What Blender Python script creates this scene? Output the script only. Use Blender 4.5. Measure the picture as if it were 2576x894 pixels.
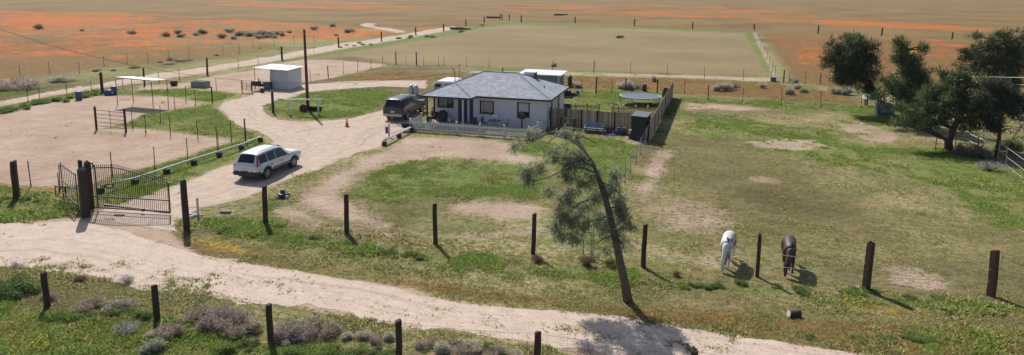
import bpy, bmesh, math, random
import numpy as np
from mathutils import Vector, Matrix
from mathutils.geometry import tessellate_polygon
R_ = math.radians
for o in list(bpy.data.objects): bpy.data.objects.remove(o)
SC = bpy.context.scene
COL = SC.collection
# ------------------------------------------------------------------ camera
W = 2576; F = 1718.; PPY = 240.; PITCH = math.atan(280/F); ROLL = math.atan(.010); YAW = R_(15.8); CH = 12.2
f0 = np.array([-math.sin(YAW), math.cos(YAW), 0]); r0 = np.array([math.cos(YAW), math.sin(YAW), 0]); Z3 = np.array([0, 0, 1.])
FW = f0*math.cos(PITCH) - Z3*math.sin(PITCH); up0 = Z3*math.cos(PITCH) + f0*math.sin(PITCH)
RT = r0*math.cos(ROLL) + up0*math.sin(ROLL); UP = up0*math.cos(ROLL) - r0*math.sin(ROLL)
CP = np.array([0, 0, CH])
def G(px, py, z=0.):
    d = FW*F + RT*(px-W/2) - UP*(py-PPY); t = (z-CH)/d[2]
    return float(d[0]*t), float(d[1]*t)
def AT(px, py, depth):
    d = FW*F + RT*(px-W/2) - UP*(py-PPY)
    return Vector((CP + d*(depth/F)).tolist())
def dep(x, y, z=0): return float((np.array([x, y, z])-CP) @ FW)
cam = bpy.data.cameras.new('camera'); co = bpy.data.objects.new('camera', cam); COL.objects.link(co)
cam.sensor_fit = 'HORIZONTAL'; cam.sensor_width = 36; cam.lens = F/W*36; cam.shift_y = -(447-PPY)/W
cam.clip_start = .5; cam.clip_end = 40000
co.matrix_world = Matrix(((RT[0], UP[0], -FW[0], 0), (RT[1], UP[1], -FW[1], 0), (RT[2], UP[2], -FW[2], CH), (0, 0, 0, 1)))
SC.camera = co
# ------------------------------------------------------------------ light
SUN_EL, SUN_AZ = R_(46.5), R_(132)      # direction towards the sun, measured from +x
sd = Vector((math.cos(SUN_AZ)*math.cos(SUN_EL), math.sin(SUN_AZ)*math.cos(SUN_EL), math.sin(SUN_EL)))
w = bpy.data.worlds.new('World'); SC.world = w; w.use_nodes = True
nt = w.node_tree; bg = nt.nodes['Background']; sky = nt.nodes.new('ShaderNodeTexSky')
sky.sky_type = 'NISHITA'; sky.sun_disc = False; sky.sun_elevation = SUN_EL; sky.sun_rotation = R_(90)-SUN_AZ
sky.dust_density = 1.5
nt.links.new(sky.outputs[0], bg.inputs[0]); bg.inputs[1].default_value = .098
sl = bpy.data.lights.new('sun', 'SUN'); sl.energy = 4.1; sl.angle = R_(.5); sl.color = (1, .955, .89)
so = bpy.data.objects.new('sun', sl); COL.objects.link(so); so.rotation_euler = sd.to_track_quat('Z', 'Y').to_euler()
so.location = (0, 0, 60)
SC.view_settings.view_transform = 'Standard'; SC.view_settings.look = 'None'
SC.view_settings.exposure = .34; SC.view_settings.gamma = 1
SC.render.engine = 'CYCLES'
# ------------------------------------------------------------------ helpers
rng = np.random.default_rng(7); random.seed(7)
def lin(c): c = c/255.; return c/12.92 if c < .04045 else ((c+.055)/1.055)**2.4
def C(r, g, b, k=.72): return (lin(r)*k, lin(g)*k, lin(b)*k)
MATS = {}
def mat(name, col, rough=.7, var=.12, scale=6., metal=0., bump=0., col2=None, coat=0., spec=.5):
    if name in MATS: return MATS[name]
    m = bpy.data.materials.new(name); m.use_nodes = True; n = m.node_tree; L = n.links.new
    p = n.nodes['Principled BSDF']; p.inputs['Roughness'].default_value = rough; p.inputs['Metallic'].default_value = metal
    p.inputs['Coat Weight'].default_value = coat; p.inputs['Specular IOR Level'].default_value = spec
    tc = n.nodes.new('ShaderNodeTexCoord'); nz = n.nodes.new('ShaderNodeTexNoise'); nz.inputs['Scale'].default_value = scale; nz.inputs['Detail'].default_value = 5
    L(tc.outputs['Object'], nz.inputs['Vector'])
    mx = n.nodes.new('ShaderNodeMix'); mx.data_type = 'RGBA'
    a = tuple(max(0, c*(1-var)) for c in col)+(1,); b = tuple(min(1, c*(1+var)) for c in (col2 or col))+(1,)
    mx.inputs[6].default_value = a; mx.inputs[7].default_value = b
    rp = n.nodes.new('ShaderNodeMapRange'); rp.inputs[1].default_value = .3; rp.inputs[2].default_value = .7
    L(nz.outputs[0], rp.inputs[0]); L(rp.outputs[0], mx.inputs[0]); L(mx.outputs[2], p.inputs['Base Color'])
    if bump:
        bp = n.nodes.new('ShaderNodeBump'); bp.inputs['Strength'].default_value = bump; bp.inputs['Distance'].default_value = .03
        L(nz.outputs[0], bp.inputs['Height']); L(bp.outputs[0], p.inputs['Normal'])
    MATS[name] = m; return m
class MB:
    def __init__(s): s.v = []; s.f = []
    def add(s, vs, fs):
        k = len(s.v); s.v += [tuple(v) for v in vs]; s.f += [tuple(i+k for i in f) for f in fs]; return s
    def box(s, c, d, rz=0, rx=0, ry=0):
        M = Matrix.Translation(c) @ Matrix.Rotation(rz, 4, 'Z') @ Matrix.Rotation(ry, 4, 'Y') @ Matrix.Rotation(rx, 4, 'X')
        vs = [M @ Vector((x*d[0]/2, y*d[1]/2, z*d[2]/2)) for x in (-1, 1) for y in (-1, 1) for z in (-1, 1)]
        return s.add(vs, [(0, 1, 3, 2), (4, 6, 7, 5), (0, 4, 5, 1), (2, 3, 7, 6), (0, 2, 6, 4), (1, 5, 7, 3)])
    def tube(s, pts, rs, n=8, cap=True):
        pts = [Vector(p) for p in pts]; rs = rs if hasattr(rs, '__len__') else [rs]*len(pts); vs = []; fs = []
        for i, p in enumerate(pts):
            t = (pts[min(i+1, len(pts)-1)]-pts[max(i-1, 0)]).normalized()
            a = t.cross(Vector((0, 0, 1)) if abs(t.z) < .9 else Vector((1, 0, 0))).normalized(); b = t.cross(a)
            for k in range(n):
                an = 2*math.pi*k/n; vs.append(p+(a*math.cos(an)+b*math.sin(an))*rs[i])
        for i in range(len(pts)-1):
            for k in range(n):
                fs.append((i*n+k, i*n+(k+1) % n, (i+1)*n+(k+1) % n, (i+1)*n+k))
        if cap: fs.append(tuple(range(n))[::-1]); fs.append(tuple((len(pts)-1)*n+k for k in range(n)))
        return s.add(vs, fs)
    def cyl(s, p, r, h, n=16, r2=None): return s.tube([p, Vector(p)+Vector((0, 0, h))], [r, r if r2 is None else r2], n)
    def prism(s, poly, z0, z1):
        n = len(poly); return s.add([(x, y, z0) for x, y in poly]+[(x, y, z1) for x, y in poly],
            [tuple(range(n))[::-1], tuple(range(n, 2*n))]+[(i, (i+1) % n, n+(i+1) % n, n+i) for i in range(n)])
    def mesh(s, name, m=None, smooth=False, bevel=0):
        me = bpy.data.meshes.new(name); me.from_pydata(s.v, [], s.f); me.validate()
        bm = bmesh.new(); bm.from_mesh(me); bmesh.ops.recalc_face_normals(bm, faces=bm.faces)
        if bevel: bmesh.ops.bevel(bm, geom=list(bm.edges), offset=bevel, segments=2, affect='EDGES')
        bm.to_mesh(me); bm.free()
        if m: me.materials.append(m)
        if smooth: me.shade_smooth()
        return me
def link(name, me, parent=None, loc=None, rz=None):
    o = bpy.data.objects.new(name, me); COL.objects.link(o)
    if parent: o.parent = parent
    if loc is not None: o.location = loc
    if rz is not None: o.rotation_euler = (0, 0, rz)
    return o
def part(name, mb, m, parent, smooth=False, bevel=0, loc=None, label=None):
    o = link(name, mb.mesh(name, m, smooth, bevel), parent, loc)
    if label: o['label'] = label
    return o
def tag(o, label, cat, group=None):
    o['label'] = label; o['category'] = cat
    if group: o['group'] = group
    return o
def thing(name, label, cat, loc=(0, 0, 0), rz=0, group=None):
    o = bpy.data.objects.new(name, None); COL.objects.link(o); o.location = loc; o.rotation_euler = (0, 0, rz); o.empty_display_size = .2
    return tag(o, label, cat, group)
def struct(o): o['kind'] = 'structure'; return o
def copytree(r, loc, rz, label, group=None, sc=None):
    c = r.copy(); COL.objects.link(c); c.location = loc; c.rotation_euler = (0, 0, rz); c['label'] = label
    if sc: c.scale = sc
    if group: c['group'] = group
    def rec(s, d):
        for ch in s.children:
            k = ch.copy(); COL.objects.link(k); k.parent = d; rec(ch, k)
    rec(r, c); return c
def fastmesh(name, V, Fc, m, attrs=None, smooth=False):
    me = bpy.data.meshes.new(name); V = np.asarray(V, np.float32); Fc = np.asarray(Fc, np.int32); k = Fc.shape[1]
    me.vertices.add(len(V)); me.vertices.foreach_set('co', V.ravel())
    me.loops.add(Fc.size); me.loops.foreach_set('vertex_index', Fc.ravel())
    me.polygons.add(len(Fc)); me.polygons.foreach_set('loop_start', np.arange(0, Fc.size, k, dtype=np.int32))
    try: me.polygons.foreach_set('loop_total', np.full(len(Fc), k, np.int32))
    except Exception: pass
    if smooth: me.polygons.foreach_set('use_smooth', np.ones(len(Fc), bool))
    me.update(calc_edges=True); me.materials.append(m)
    for n_, a in (attrs or {}).items():
        at = me.attributes.new(n_, 'FLOAT_COLOR', 'POINT'); a = np.asarray(a, np.float32)
        if a.shape[1] == 3: a = np.hstack([a, np.ones((len(a), 1), np.float32)])
        at.data.foreach_set('color', a.ravel())
    return me
# ------------------------------------------------------------------ ground zones, traced in photo pixels and laid on the ground plane
# (kind 0 bare, 1 lush, 2 poppy, 3 rust, 4 tan, 5 yellow), strength, softness in metres, outline
ZN = [
 (0, 1, 1.0, [(-300,325),(0,290),(60,272),(130,257),(250,241),(330,240),(440,246),(485,254),(500,263),(480,269),(420,278),(375,285),(345,297),(318,310),(245,326),(330,325),(430,331),(520,343),(588,356),(473,391),(371,420),(280,443),(240,462),(135,472),(0,462),(-300,470)]),
 (0, .95, 1.6, [(470,207),(530,192),(620,180),(700,160),(760,150),(830,150),(960,161),(975,165),(900,182),(830,198),(740,212),(640,233),(600,236),(560,231),(490,220),(440,224),(350,230),(345,218),(420,212)]),
 (0, 1, .8, [(-400,556),(0,557),(200,548),(235,530),(304,518),(429,472),(506,445),(608,405),(665,376),(690,352),(675,335),(620,325),(590,310),(560,290),(546,272),(560,256),(600,249),(650,232),(700,224),(760,214),(850,206),(950,203),(1075,203),(1075,222),(960,218),(870,224),(790,231),(740,240),(690,253),(657,265),(665,285),(700,303),(800,306),(880,297),(960,278),(975,262),(1060,262),(1060,300),(1040,318),(985,350),(960,376),(900,383),(860,397),(820,412),(760,440),(700,463),(620,498),(560,513),(500,528),(440,560),(430,585),(500,650),(420,662),(-400,640)]),
 (0, .84, 2.4, [(965,374),(1020,346),(1100,345),(1250,352),(1305,362),(1290,382),(1390,402),(1330,412),(1230,404),(1100,400),(1000,412),(920,437),(885,465),(870,492),(905,520),(1000,560),(1010,578),(940,580),(860,560),(740,512),(735,492),(800,462),(850,430),(900,402)]),
 (0, .74, 1.8, [(1120,512),(1180,505),(1300,505),(1385,520),(1395,545),(1350,558),(1250,560),(1180,545),(1130,535)]),
 (0, .62, 1.4, [(1632,378),(1680,372),(1720,380),(1690,410),(1680,450),(1640,520),(1590,520),(1590,480),(1610,430)]),
 (0, .7, 1.0, [(1870,356),(1960,348),(2060,352),(2095,372),(2000,382),(1900,372)]),
 (0, .68, 1.0, [(2095,308),(2180,308),(2270,340),(2250,362),(2180,356),(2120,332)]),
 (0, .62, 1.5, [(1715,256),(1800,260),(1900,268),(1960,280),(1850,282),(1720,275)]),
 (0, .55, 1.0, [(1860,442),(1930,440),(1990,455),(1960,468),(1880,460)]),
 (0, .55, 1.2, [(2190,665),(2300,655),(2380,690),(2420,735),(2330,745),(2230,720)]),
 (0, .5, 1.2, [(1650,630),(1800,640),(1860,680),(1760,690),(1660,670)]),
 (0, .60, 1.8, [(640,520),(740,512),(860,560),(1000,580),(1130,580),(1380,560),(1400,600),(1200,612),(1000,602),(850,600),(700,572)]),
 (0, .53, 1.5, [(1600,480),(1800,500),(1900,560),(1800,600),(1640,590),(1600,540)]),
 (0, .8, 1.2, [(1180,178),(1500,183),(1940,196),(1950,208),(1700,196),(1500,191),(1180,188)]),
 (0, .6, 1.2, [(1890,82),(1905,82),(1965,195),(1940,198)]),
 (0, .55, .8, [(1530,338),(1600,345),(1640,360),(1600,368),(1540,352)]),
 (0, .5, 1.2, [(1000,660),(1060,660),(1170,690),(1140,700),(1040,685)]),
 (0, .8, .5, [(-400,640),(420,650),(604,655),(785,688),(929,707),(1038,727),(1110,750),(1275,770),(1500,796),(1750,832),(2013,864),(2165,893),(2400,935),(1600,960),(1440,894),(1275,856),(1074,821),(966,810),(749,773),(604,752),(388,722),(0,670),(-400,640)]),
 (0, .85, .8, [(-300,290),(0,258),(130,232),(250,213),(380,190),(520,170),(700,140),(850,112),(1000,90),(1140,68),(1160,72),(1010,100),(860,125),(710,152),(530,182),(390,205),(260,222),(130,243),(0,270),(-300,305)]),
 (0, .8, 1., [(908,62),(940,60),(945,65),(920,68),(990,74),(1020,78),(1000,84),(960,76)]),
 (1, .55, 2.0, [(-300,262),(0,215),(250,180),(420,150),(700,105),(860,92),(1000,82),(1000,88),(850,110),(700,136),(520,164),(250,205),(0,245),(-300,280)]),
 (1, .95, .8, [(-200,465),(0,468),(60,472),(130,488),(200,515),(195,542),(120,552),(0,560),(-200,562)]),
 (1, .95, 1.2, [(440,566),(540,545),(640,548),(700,560),(780,590),(900,615),(980,620),(1010,650),(900,650),(760,628),(640,605),(520,590)]),
 (1, .72, 1.5, [(1010,620),(1340,650),(1600,680),(1800,700),(2100,735),(2400,755),(2600,770),(2600,800),(2300,775),(2000,760),(1700,730),(1400,715),(1150,690),(1020,660)]),
 (1, .95, 1.5, [(-300,720),(0,705),(120,770),(260,800),(560,820),(700,860),(960,894),(1200,930),(-300,1100)]),
 (1, .92, .9, [(657,266),(700,250),(782,233),(900,225),(985,228),(968,262),(940,280),(880,294),(783,303),(695,290)]),
 (1, .8, .7, [(250,478),(300,455),(371,424),(473,395),(590,360),(640,352),(672,362),(600,402),(506,440),(429,468),(304,516),(255,520)]),
 (1, .82, .8, [(318,312),(345,298),(375,287),(480,271),(540,262),(545,275),(585,310),(640,335),(680,345),(620,352),(560,345),(430,328),(330,322)]),
 (1, .85, 1., [(330,235),(360,225),(440,222),(560,235),(600,240),(545,258),(500,256),(440,244),(330,238)]),
 (1, .84, 1.8, [(900,440),(1000,412),(1100,402),(1230,406),(1330,416),(1400,440),(1390,490),(1300,500),(1120,508),(1000,520),(920,515),(878,492)]),
 (1, .92, 1.3, [(1500,345),(1560,350),(1615,368),(1600,405),(1565,460),(1500,480),(1420,470),(1380,420),(1300,380),(1320,352),(1420,358)]),
 (1, .72, 1.8, [(1720,282),(1850,288),(1950,310),(2080,320),(2120,350),(2250,372),(2350,385),(2500,400),(2700,440),(2700,620),(2480,560),(2350,470),(2200,430),(2000,400),(1850,360),(1720,345)]),
 (1, .95, 1., [(2290,375),(2400,372),(2560,440),(2620,480),(2500,490),(2370,455),(2290,400)]),
 (1, .9, 1.2, [(2130,270),(2260,285),(2300,310),(2200,318),(2120,290)]),
 (1, .95, .9, [(-300,300),(0,268),(120,245),(240,226),(330,222),(330,238),(250,242),(130,258),(60,274),(0,290),(-300,325)]),
 (1, .85, 1.5, [(840,118),(960,102),(1100,84),(1200,66),(1290,54),(1600,68),(1900,80),(1900,86),(1600,74),(1300,62),(1220,70),(1080,100),(960,120),(860,135),(700,160),(700,148)]),
 (1, .8, 1.2, [(1180,170),(1500,178),(1600,182),(1620,192),(1500,188),(1200,182)]),
 (1, .8, 1.2, [(1870,90),(1893,85),(1950,185),(1925,185)]),
 (1, .7, 1.5, [(1430,225),(1680,225),(1720,240),(2100,262),(2300,280),(2100,282),(1720,255),(1690,300),(1400,290)]),
 (1, .6, 1.2, [(1040,335),(1340,352),(1345,360),(1040,342)]),
 (1, .55, 1.4, [(540,560),(600,520),(700,480),(770,470),(720,500),(700,540),(620,556)]),
 (1, .7, 1.2, [(1400,500),(1480,470),(1590,470),(1560,560),(1560,640),(1440,640),(1390,580)]),
 (1, .6, 1.5, [(2200,860),(2330,820),(2600,840),(2600,920),(2300,930)]),
 (2, .84, 9., [(-300,20),(150,30),(300,32),(560,44),(760,58),(900,72),(1000,80),(880,100),(800,106),(600,112),(420,116),(330,126),(220,112),(90,92),(-300,78)]),
 (2, .75, 14., [(480,4),(800,0),(1080,16),(1000,26),(800,22),(560,16)]),
 (2, .72, 8., [(1040,64),(1120,66),(1110,76),(1050,75)]),
 (2, .98, 10., [(2030,50),(2200,52),(2420,64),(2530,80),(2400,80),(2200,68),(2050,60)]),
 (2, .58, 12., [(1380,8),(1800,16),(2100,34),(2060,58),(1800,52),(1300,34),(1200,14)]),
 (2, .56, 4., [(1915,88),(2050,92),(2350,100),(2600,112),(2600,180),(2300,170),(2000,165)]),
 (2, .55, 5., [(-300,60),(400,110),(640,120),(500,140),(300,150),(100,140),(-300,170)]),
 (3, .8, 6., [(-300,90),(200,95),(500,120),(700,110),(740,120),(640,140),(480,160),(250,175),(0,205),(-300,235)]),
 (3, .95, 2.5, [(980,176),(1200,188),(1480,192),(1700,197),(1950,210),(2150,240),(2150,262),(1960,250),(1720,240),(1600,228),(1440,225),(1060,202),(900,204),(830,206),(900,186)]),
 (3, .85, 4., [(1912,86),(2100,93),(2350,101),(2700,116),(2700,260),(2200,240),(1975,205)]),
 (3, .75, 1.2, [(440,575),(560,620),(760,655),(1000,690),(1250,725),(1500,760),(1800,775),(2200,800),(2600,830),(2600,960),(2300,915),(2165,893),(2013,864),(1750,832),(1500,796),(1275,770),(1110,750),(929,707),(785,688),(604,655),(500,645),(430,600)]),
 (3, .7, 1.4, [(0,790),(200,770),(420,800),(400,860),(250,900),(0,894),(-100,860)]),
 (3, .8, 1.0, [(350,312),(420,308),(560,318),(520,332),(420,322)]),
 (3, .62, 1.6, [(1030,400),(1200,405),(1150,420),(1040,420)]),
 (3, .55, 2.0, [(700,520),(900,560),(1050,585),(1200,600),(1100,640),(900,610),(720,560)]),
 (4, .95, 5., [(1000,106),(1120,86),(1230,66),(1300,58),(1590,68),(1880,82),(1900,120),(1940,190),(1700,186),(1500,180),(1180,166),(980,160),(860,140)]),
 (5, .62, 1.0, [(450,590),(560,600),(700,640),(620,650),(500,625)]),
 (5, .62, 1.0, [(2090,745),(2330,775),(2420,800),(2250,800),(2080,770)]),
 (5, .6, 1.2, [(0,830),(160,850),(120,900),(0,900)]),
]
ZS = (.93, .70, .60, .78, .9, .85)
ZW = []
for k, s_, soft, pts in ZN:
    P_ = np.array([G(a, max(b, -25)) for a, b in pts]); ZW.append((k, s_, soft, P_, P_.min(0)-soft*1.2, P_.max(0)+soft*1.2))
def sdist(X, Y, P_):
    d2 = np.full(X.shape, 1e18); ins = np.zeros(X.shape, bool); n = len(P_)
    for i in range(n):
        ax, ay = P_[i]; bx, by = P_[(i+1) % n]; ex, ey = bx-ax, by-ay
        t = np.clip(((X-ax)*ex+(Y-ay)*ey)/(ex*ex+ey*ey+1e-12), 0, 1)
        d2 = np.minimum(d2, (X-ax-t*ex)**2+(Y-ay-t*ey)**2)
        c = ((ay > Y) != (by > Y)) & (X < (bx-ax)*(Y-ay)/((by-ay) if by != ay else 1e-9)+ax); ins ^= c
    d = np.sqrt(d2); return np.where(ins, -d, d)
def weights(X, Y):
    Wt = np.zeros((6, len(X)))
    for k, s_, soft, P_, lo, hi in ZW:
        idx = np.nonzero((X > lo[0]) & (X < hi[0]) & (Y > lo[1]) & (Y < hi[1]))[0]
        if len(idx) == 0: continue
        v = np.clip(.5-sdist(X[idx], Y[idx], P_)/soft, 0, 1)*s_*ZS[k]
        Wt[k, idx] = np.maximum(Wt[k, idx], v)
    far = np.clip((Y-150)/40, 0, 1)*((X < -66) | (Y > 195) | (X > 14))+np.clip((-X-84)/8, 0, 1)*(Y > 30)+((X > 14) & (Y > 100))
    Wt[3] = np.maximum(Wt[3], .56*np.clip(far, 0, 1)*(Wt[4] < .3))
    return Wt
# value noise in numpy for scatter
def vnoise(X, Y, sc, seed=0):
    r = np.random.default_rng(seed).random((256, 256)); x = X/sc; y = Y/sc; xi = np.floor(x).astype(int); yi = np.floor(y).astype(int)
    fx = x-xi; fy = y-yi; fx = fx*fx*(3-2*fx); fy = fy*fy*(3-2*fy); g = lambda a, b: r[a % 256, b % 256]
    return (g(xi, yi)*(1-fx)+g(xi+1, yi)*fx)*(1-fy)+(g(xi, yi+1)*(1-fx)+g(xi+1, yi+1)*fx)*fy
# palette
BARE1, BARE2 = C(212,188,166), C(184,154,132)
OL1, OL2 = C(162,160,98), C(112,120,64)
GR1, GR2 = C(132,150,68), C(84,110,44)
PO1, PO2 = C(228,116,40), C(176,110,54)
RU1, RU2 = C(158,118,66), C(116,90,52)
TA1, TA2 = C(164,144,106), C(142,126,90)
YE1, YE2 = C(204,168,52), C(150,130,56)
def ground_material():
    m = bpy.data.materials.new('ground_soil'); m.use_nodes = True; n = m.node_tree; L = n.links.new; N = n.nodes.new
    p = n.nodes['Principled BSDF']; p.inputs['Roughness'].default_value = .95; p.inputs['Specular IOR Level'].default_value = .15
    geo = N('ShaderNodeNewGeometry')
    def noise(scale, detail=6, rough=.6, stretch=None):
        t = N('ShaderNodeTexNoise'); t.inputs['Scale'].default_value = scale; t.inputs['Detail'].default_value = detail; t.inputs['Roughness'].default_value = rough
        if stretch:
            mp = N('ShaderNodeMapping'); mp.inputs['Scale'].default_value = stretch; L(geo.outputs['Position'], mp.inputs[0]); L(mp.outputs[0], t.inputs['Vector'])
        else: L(geo.outputs['Position'], t.inputs['Vector'])
        return t.outputs[0]
    def math_(op, a, b, clamp=False):
        t = N('ShaderNodeMath'); t.operation = op; t.use_clamp = clamp
        for i, q in enumerate((a, b)):
            if q is None: continue
            if isinstance(q, (int, float)): t.inputs[i].default_value = q
            else: L(q, t.inputs[i])
        return t.outputs[0]
    def mr(v, a, b):
        t = N('ShaderNodeMapRange'); t.inputs[1].default_value = a; t.inputs[2].default_value = b; L(v, t.inputs[0]); return t.outputs[0]
    def mix(f, a, b):
        t = N('ShaderNodeMix'); t.data_type = 'RGBA'
        L(f, t.inputs[0]) if not isinstance(f, float) else None
        for i, q in ((6, a), (7, b)):
            if isinstance(q, tuple): t.inputs[i].default_value = q+(1,)
            else: L(q, t.inputs[i])
        return t.outputs[2]
    aA = N('ShaderNodeAttribute'); aA.attribute_name = 'wA'; sA = N('ShaderNodeSeparateColor'); L(aA.outputs['Color'], sA.inputs[0])
    aB = N('ShaderNodeAttribute'); aB.attribute_name = 'wB'; sB = N('ShaderNodeSeparateColor'); L(aB.outputs['Color'], sB.inputs[0])
    big = noise(.035, 5); med = noise(.3, 6, .65); fine = noise(2.6, 6, .7); tiny = noise(11, 3, .7); streak = noise(1., 5, .65, (.02, .09, .05))
    clump = noise(1.1, 5, .7)
    def mask(wgt, nz, amp, soft):
        v = math_('ADD', wgt, math_('MULTIPLY', math_('SUBTRACT', nz, .5), amp)); return mr(v, .5-soft, .5+soft)
    mixn = math_('ADD', math_('MULTIPLY', fine, .55), math_('MULTIPLY', clump, .45))
    cf = mr(mixn, .43, .57); cf2 = mr(clump, .35, .65)
    base = mix(cf, OL2, OL1); base = mix(mr(math_('ADD', math_('MULTIPLY', med, .35), math_('MULTIPLY', noise(3.4, 5, .7), .65)), .485, .56), base, C(198,174,134))
    base = mix(mr(big, .42, .62), base, mix(cf, C(92,86,56), C(120,102,66)))
    base = mix(mask(sB.outputs[1], med, .5, .18), base, mix(mr(big, .35, .65), TA2, TA1))
    base = mix(mask(sB.outputs[0], math_('ADD', math_('MULTIPLY', med, .5), math_('MULTIPLY', fine, .5)), 1.0, .16), base, mix(cf2, RU2, RU1))
    gm = math_('ADD', math_('MULTIPLY', med, .45), math_('MULTIPLY', mixn, .55))
    base = mix(mask(sA.outputs[1], gm, 2.6, .14), base, mix(cf, GR2, GR1))
    pn = math_('ADD', math_('MULTIPLY', streak, .45), math_('MULTIPLY', med, .55))
    pn = math_('ADD', math_('ADD', math_('MULTIPLY', noise(.022, 3, .5), .3), math_('MULTIPLY', noise(.11, 6, .7), .45)), math_('MULTIPLY', noise(.7, 3, .6), .25))
    base = mix(mask(sA.outputs[2], pn, 4.2, .16), base, mix(mr(noise(.35, 5, .7), .42, .6), PO2, PO1))
    base = mix(mask(sB.outputs[2], math_('ADD', math_('MULTIPLY', med, .3), math_('MULTIPLY', fine, .7)), 1.6, .15), base, mix(cf, YE2, YE1))
    bn = math_('ADD', math_('MULTIPLY', med, .4), math_('MULTIPLY', fine, .6))
    dirt = mix(mr(med, .32, .68), BARE2, BARE1); dirt = mix(mr(math_('ADD', math_('MULTIPLY', tiny, .4), math_('MULTIPLY', fine, .6)), .53, .64), dirt, C(146,118,98))
    base = mix(mask(sA.outputs[0], math_('ADD', math_('MULTIPLY', bn, .6), math_('MULTIPLY', noise(5., 4, .7), .4)), 2.1, .13), base, dirt)
    L(base, p.inputs['Base Color'])
    bp = N('ShaderNodeBump'); bp.inputs['Strength'].default_value = 1.; bp.inputs['Distance'].default_value = .14
    L(math_('ADD', fine, math_('MULTIPLY', tiny, .35)), bp.inputs['Height']); L(bp.outputs[0], p.inputs['Normal'])
    return m
def dirt_material(name, c1, c2, streaks=True):
    m = bpy.data.materials.new(name); m.use_nodes = True; n = m.node_tree; L = n.links.new; N = n.nodes.new
    p = n.nodes['Principled BSDF']; p.inputs['Roughness'].default_value = .95; p.inputs['Specular IOR Level'].default_value = .15
    geo = N('ShaderNodeNewGeometry'); uv = N('ShaderNodeUVMap'); uv.uv_map = 'UVMap'
    mp = N('ShaderNodeMapping'); mp.inputs['Scale'].default_value = (5.5, .05, 1); L(uv.outputs[0], mp.inputs[0])
    a = N('ShaderNodeTexNoise'); a.inputs['Scale'].default_value = 1.; a.inputs['Detail'].default_value = 5; L(mp.outputs[0], a.inputs['Vector'])
    b = N('ShaderNodeTexNoise'); b.inputs['Scale'].default_value = 1.3; b.inputs['Detail'].default_value = 8; b.inputs['Roughness'].default_value = .7; L(geo.outputs['Position'], b.inputs['Vector'])
    def mr(v, x, y):
        t = N('ShaderNodeMapRange'); t.inputs[1].default_value = x; t.inputs[2].default_value = y; L(v, t.inputs[0]); return t.outputs[0]
    def mix(f, x, y):
        t = N('ShaderNodeMix'); t.data_type = 'RGBA'; L(f, t.inputs[0])
        for i, q in ((6, x), (7, y)):
            if isinstance(q, tuple): t.inputs[i].default_value = q+(1,)
            else: L(q, t.inputs[i])
        return t.outputs[2]
    c = mix(mr(b.outputs[0], .35, .65), c2, c1)
    c = mix(mr(a.outputs[0], .52, .85), c, C(162,142,124))
    g = N('ShaderNodeTexNoise'); g.inputs['Scale'].default_value = 9; g.inputs['Detail'].default_value = 4; L(geo.outputs['Position'], g.inputs['Vector'])
    c = mix(mr(g.outputs[0], .6, .72), c, C(140,122,104))
    L(c, p.inputs['Base Color'])
    ad = N('ShaderNodeMath'); ad.operation = 'ADD'; L(a.outputs[0], ad.inputs[0]); L(g.outputs[0], ad.inputs[1])
    bp = N('ShaderNodeBump'); bp.inputs['Strength'].default_value = .35; bp.inputs['Distance'].default_value = .05; L(ad.outputs[0], bp.inputs['Height']); L(bp.outputs[0], p.inputs['Normal'])
    return m
# ground sheet: polar grid, fine in the sector in front of the camera
phi = np.concatenate([np.linspace(YAW-R_(48), YAW+R_(50), 720), np.linspace(YAW+R_(50), YAW+R_(312), 60)[1:-1]])
rr = np.concatenate([[3, 6, 9, 12], np.geomspace(14, 420, 560), np.geomspace(430, 26000, 60)])
PH, RR = np.meshgrid(phi, rr); GX = (-np.sin(PH)*RR).ravel(); GY = (np.cos(PH)*RR).ravel()
Wt = weights(GX, GY); nr, nc = PH.shape
GZ = np.zeros_like(GX)
ii, jj = np.meshgrid(np.arange(nr-1), np.arange(nc), indexing='ij'); j2 = (jj+1) % nc
quads = np.stack([ii*nc+jj, ii*nc+j2, (ii+1)*nc+j2, (ii+1)*nc+jj], -1).reshape(-1, 4)
V = np.stack([GX, GY, GZ], 1); V = np.vstack([V, [[0, 0, 0]]])
mg = ground_material()
A = np.vstack([Wt[:3].T, [[0, 0, 0]]]); B = np.vstack([Wt[3:].T, [[0, 0, 0]]])
me = fastmesh('ground', V, quads, mg, {'wA': A, 'wB': B}, smooth=True)
struct(link('ground', me))
# close the middle under the camera
mbc = MB(); 
cen = fastmesh('ground_centre', np.array([[-math.sin(a)*3, math.cos(a)*3, 0] for a in np.linspace(0, 2*math.pi, 25)[:-1]]+[[0, 0, 0]]), np.array([[i, (i+1) % 24, 24] for i in range(24)]), mg)
struct(link('ground_centre', cen))
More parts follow.
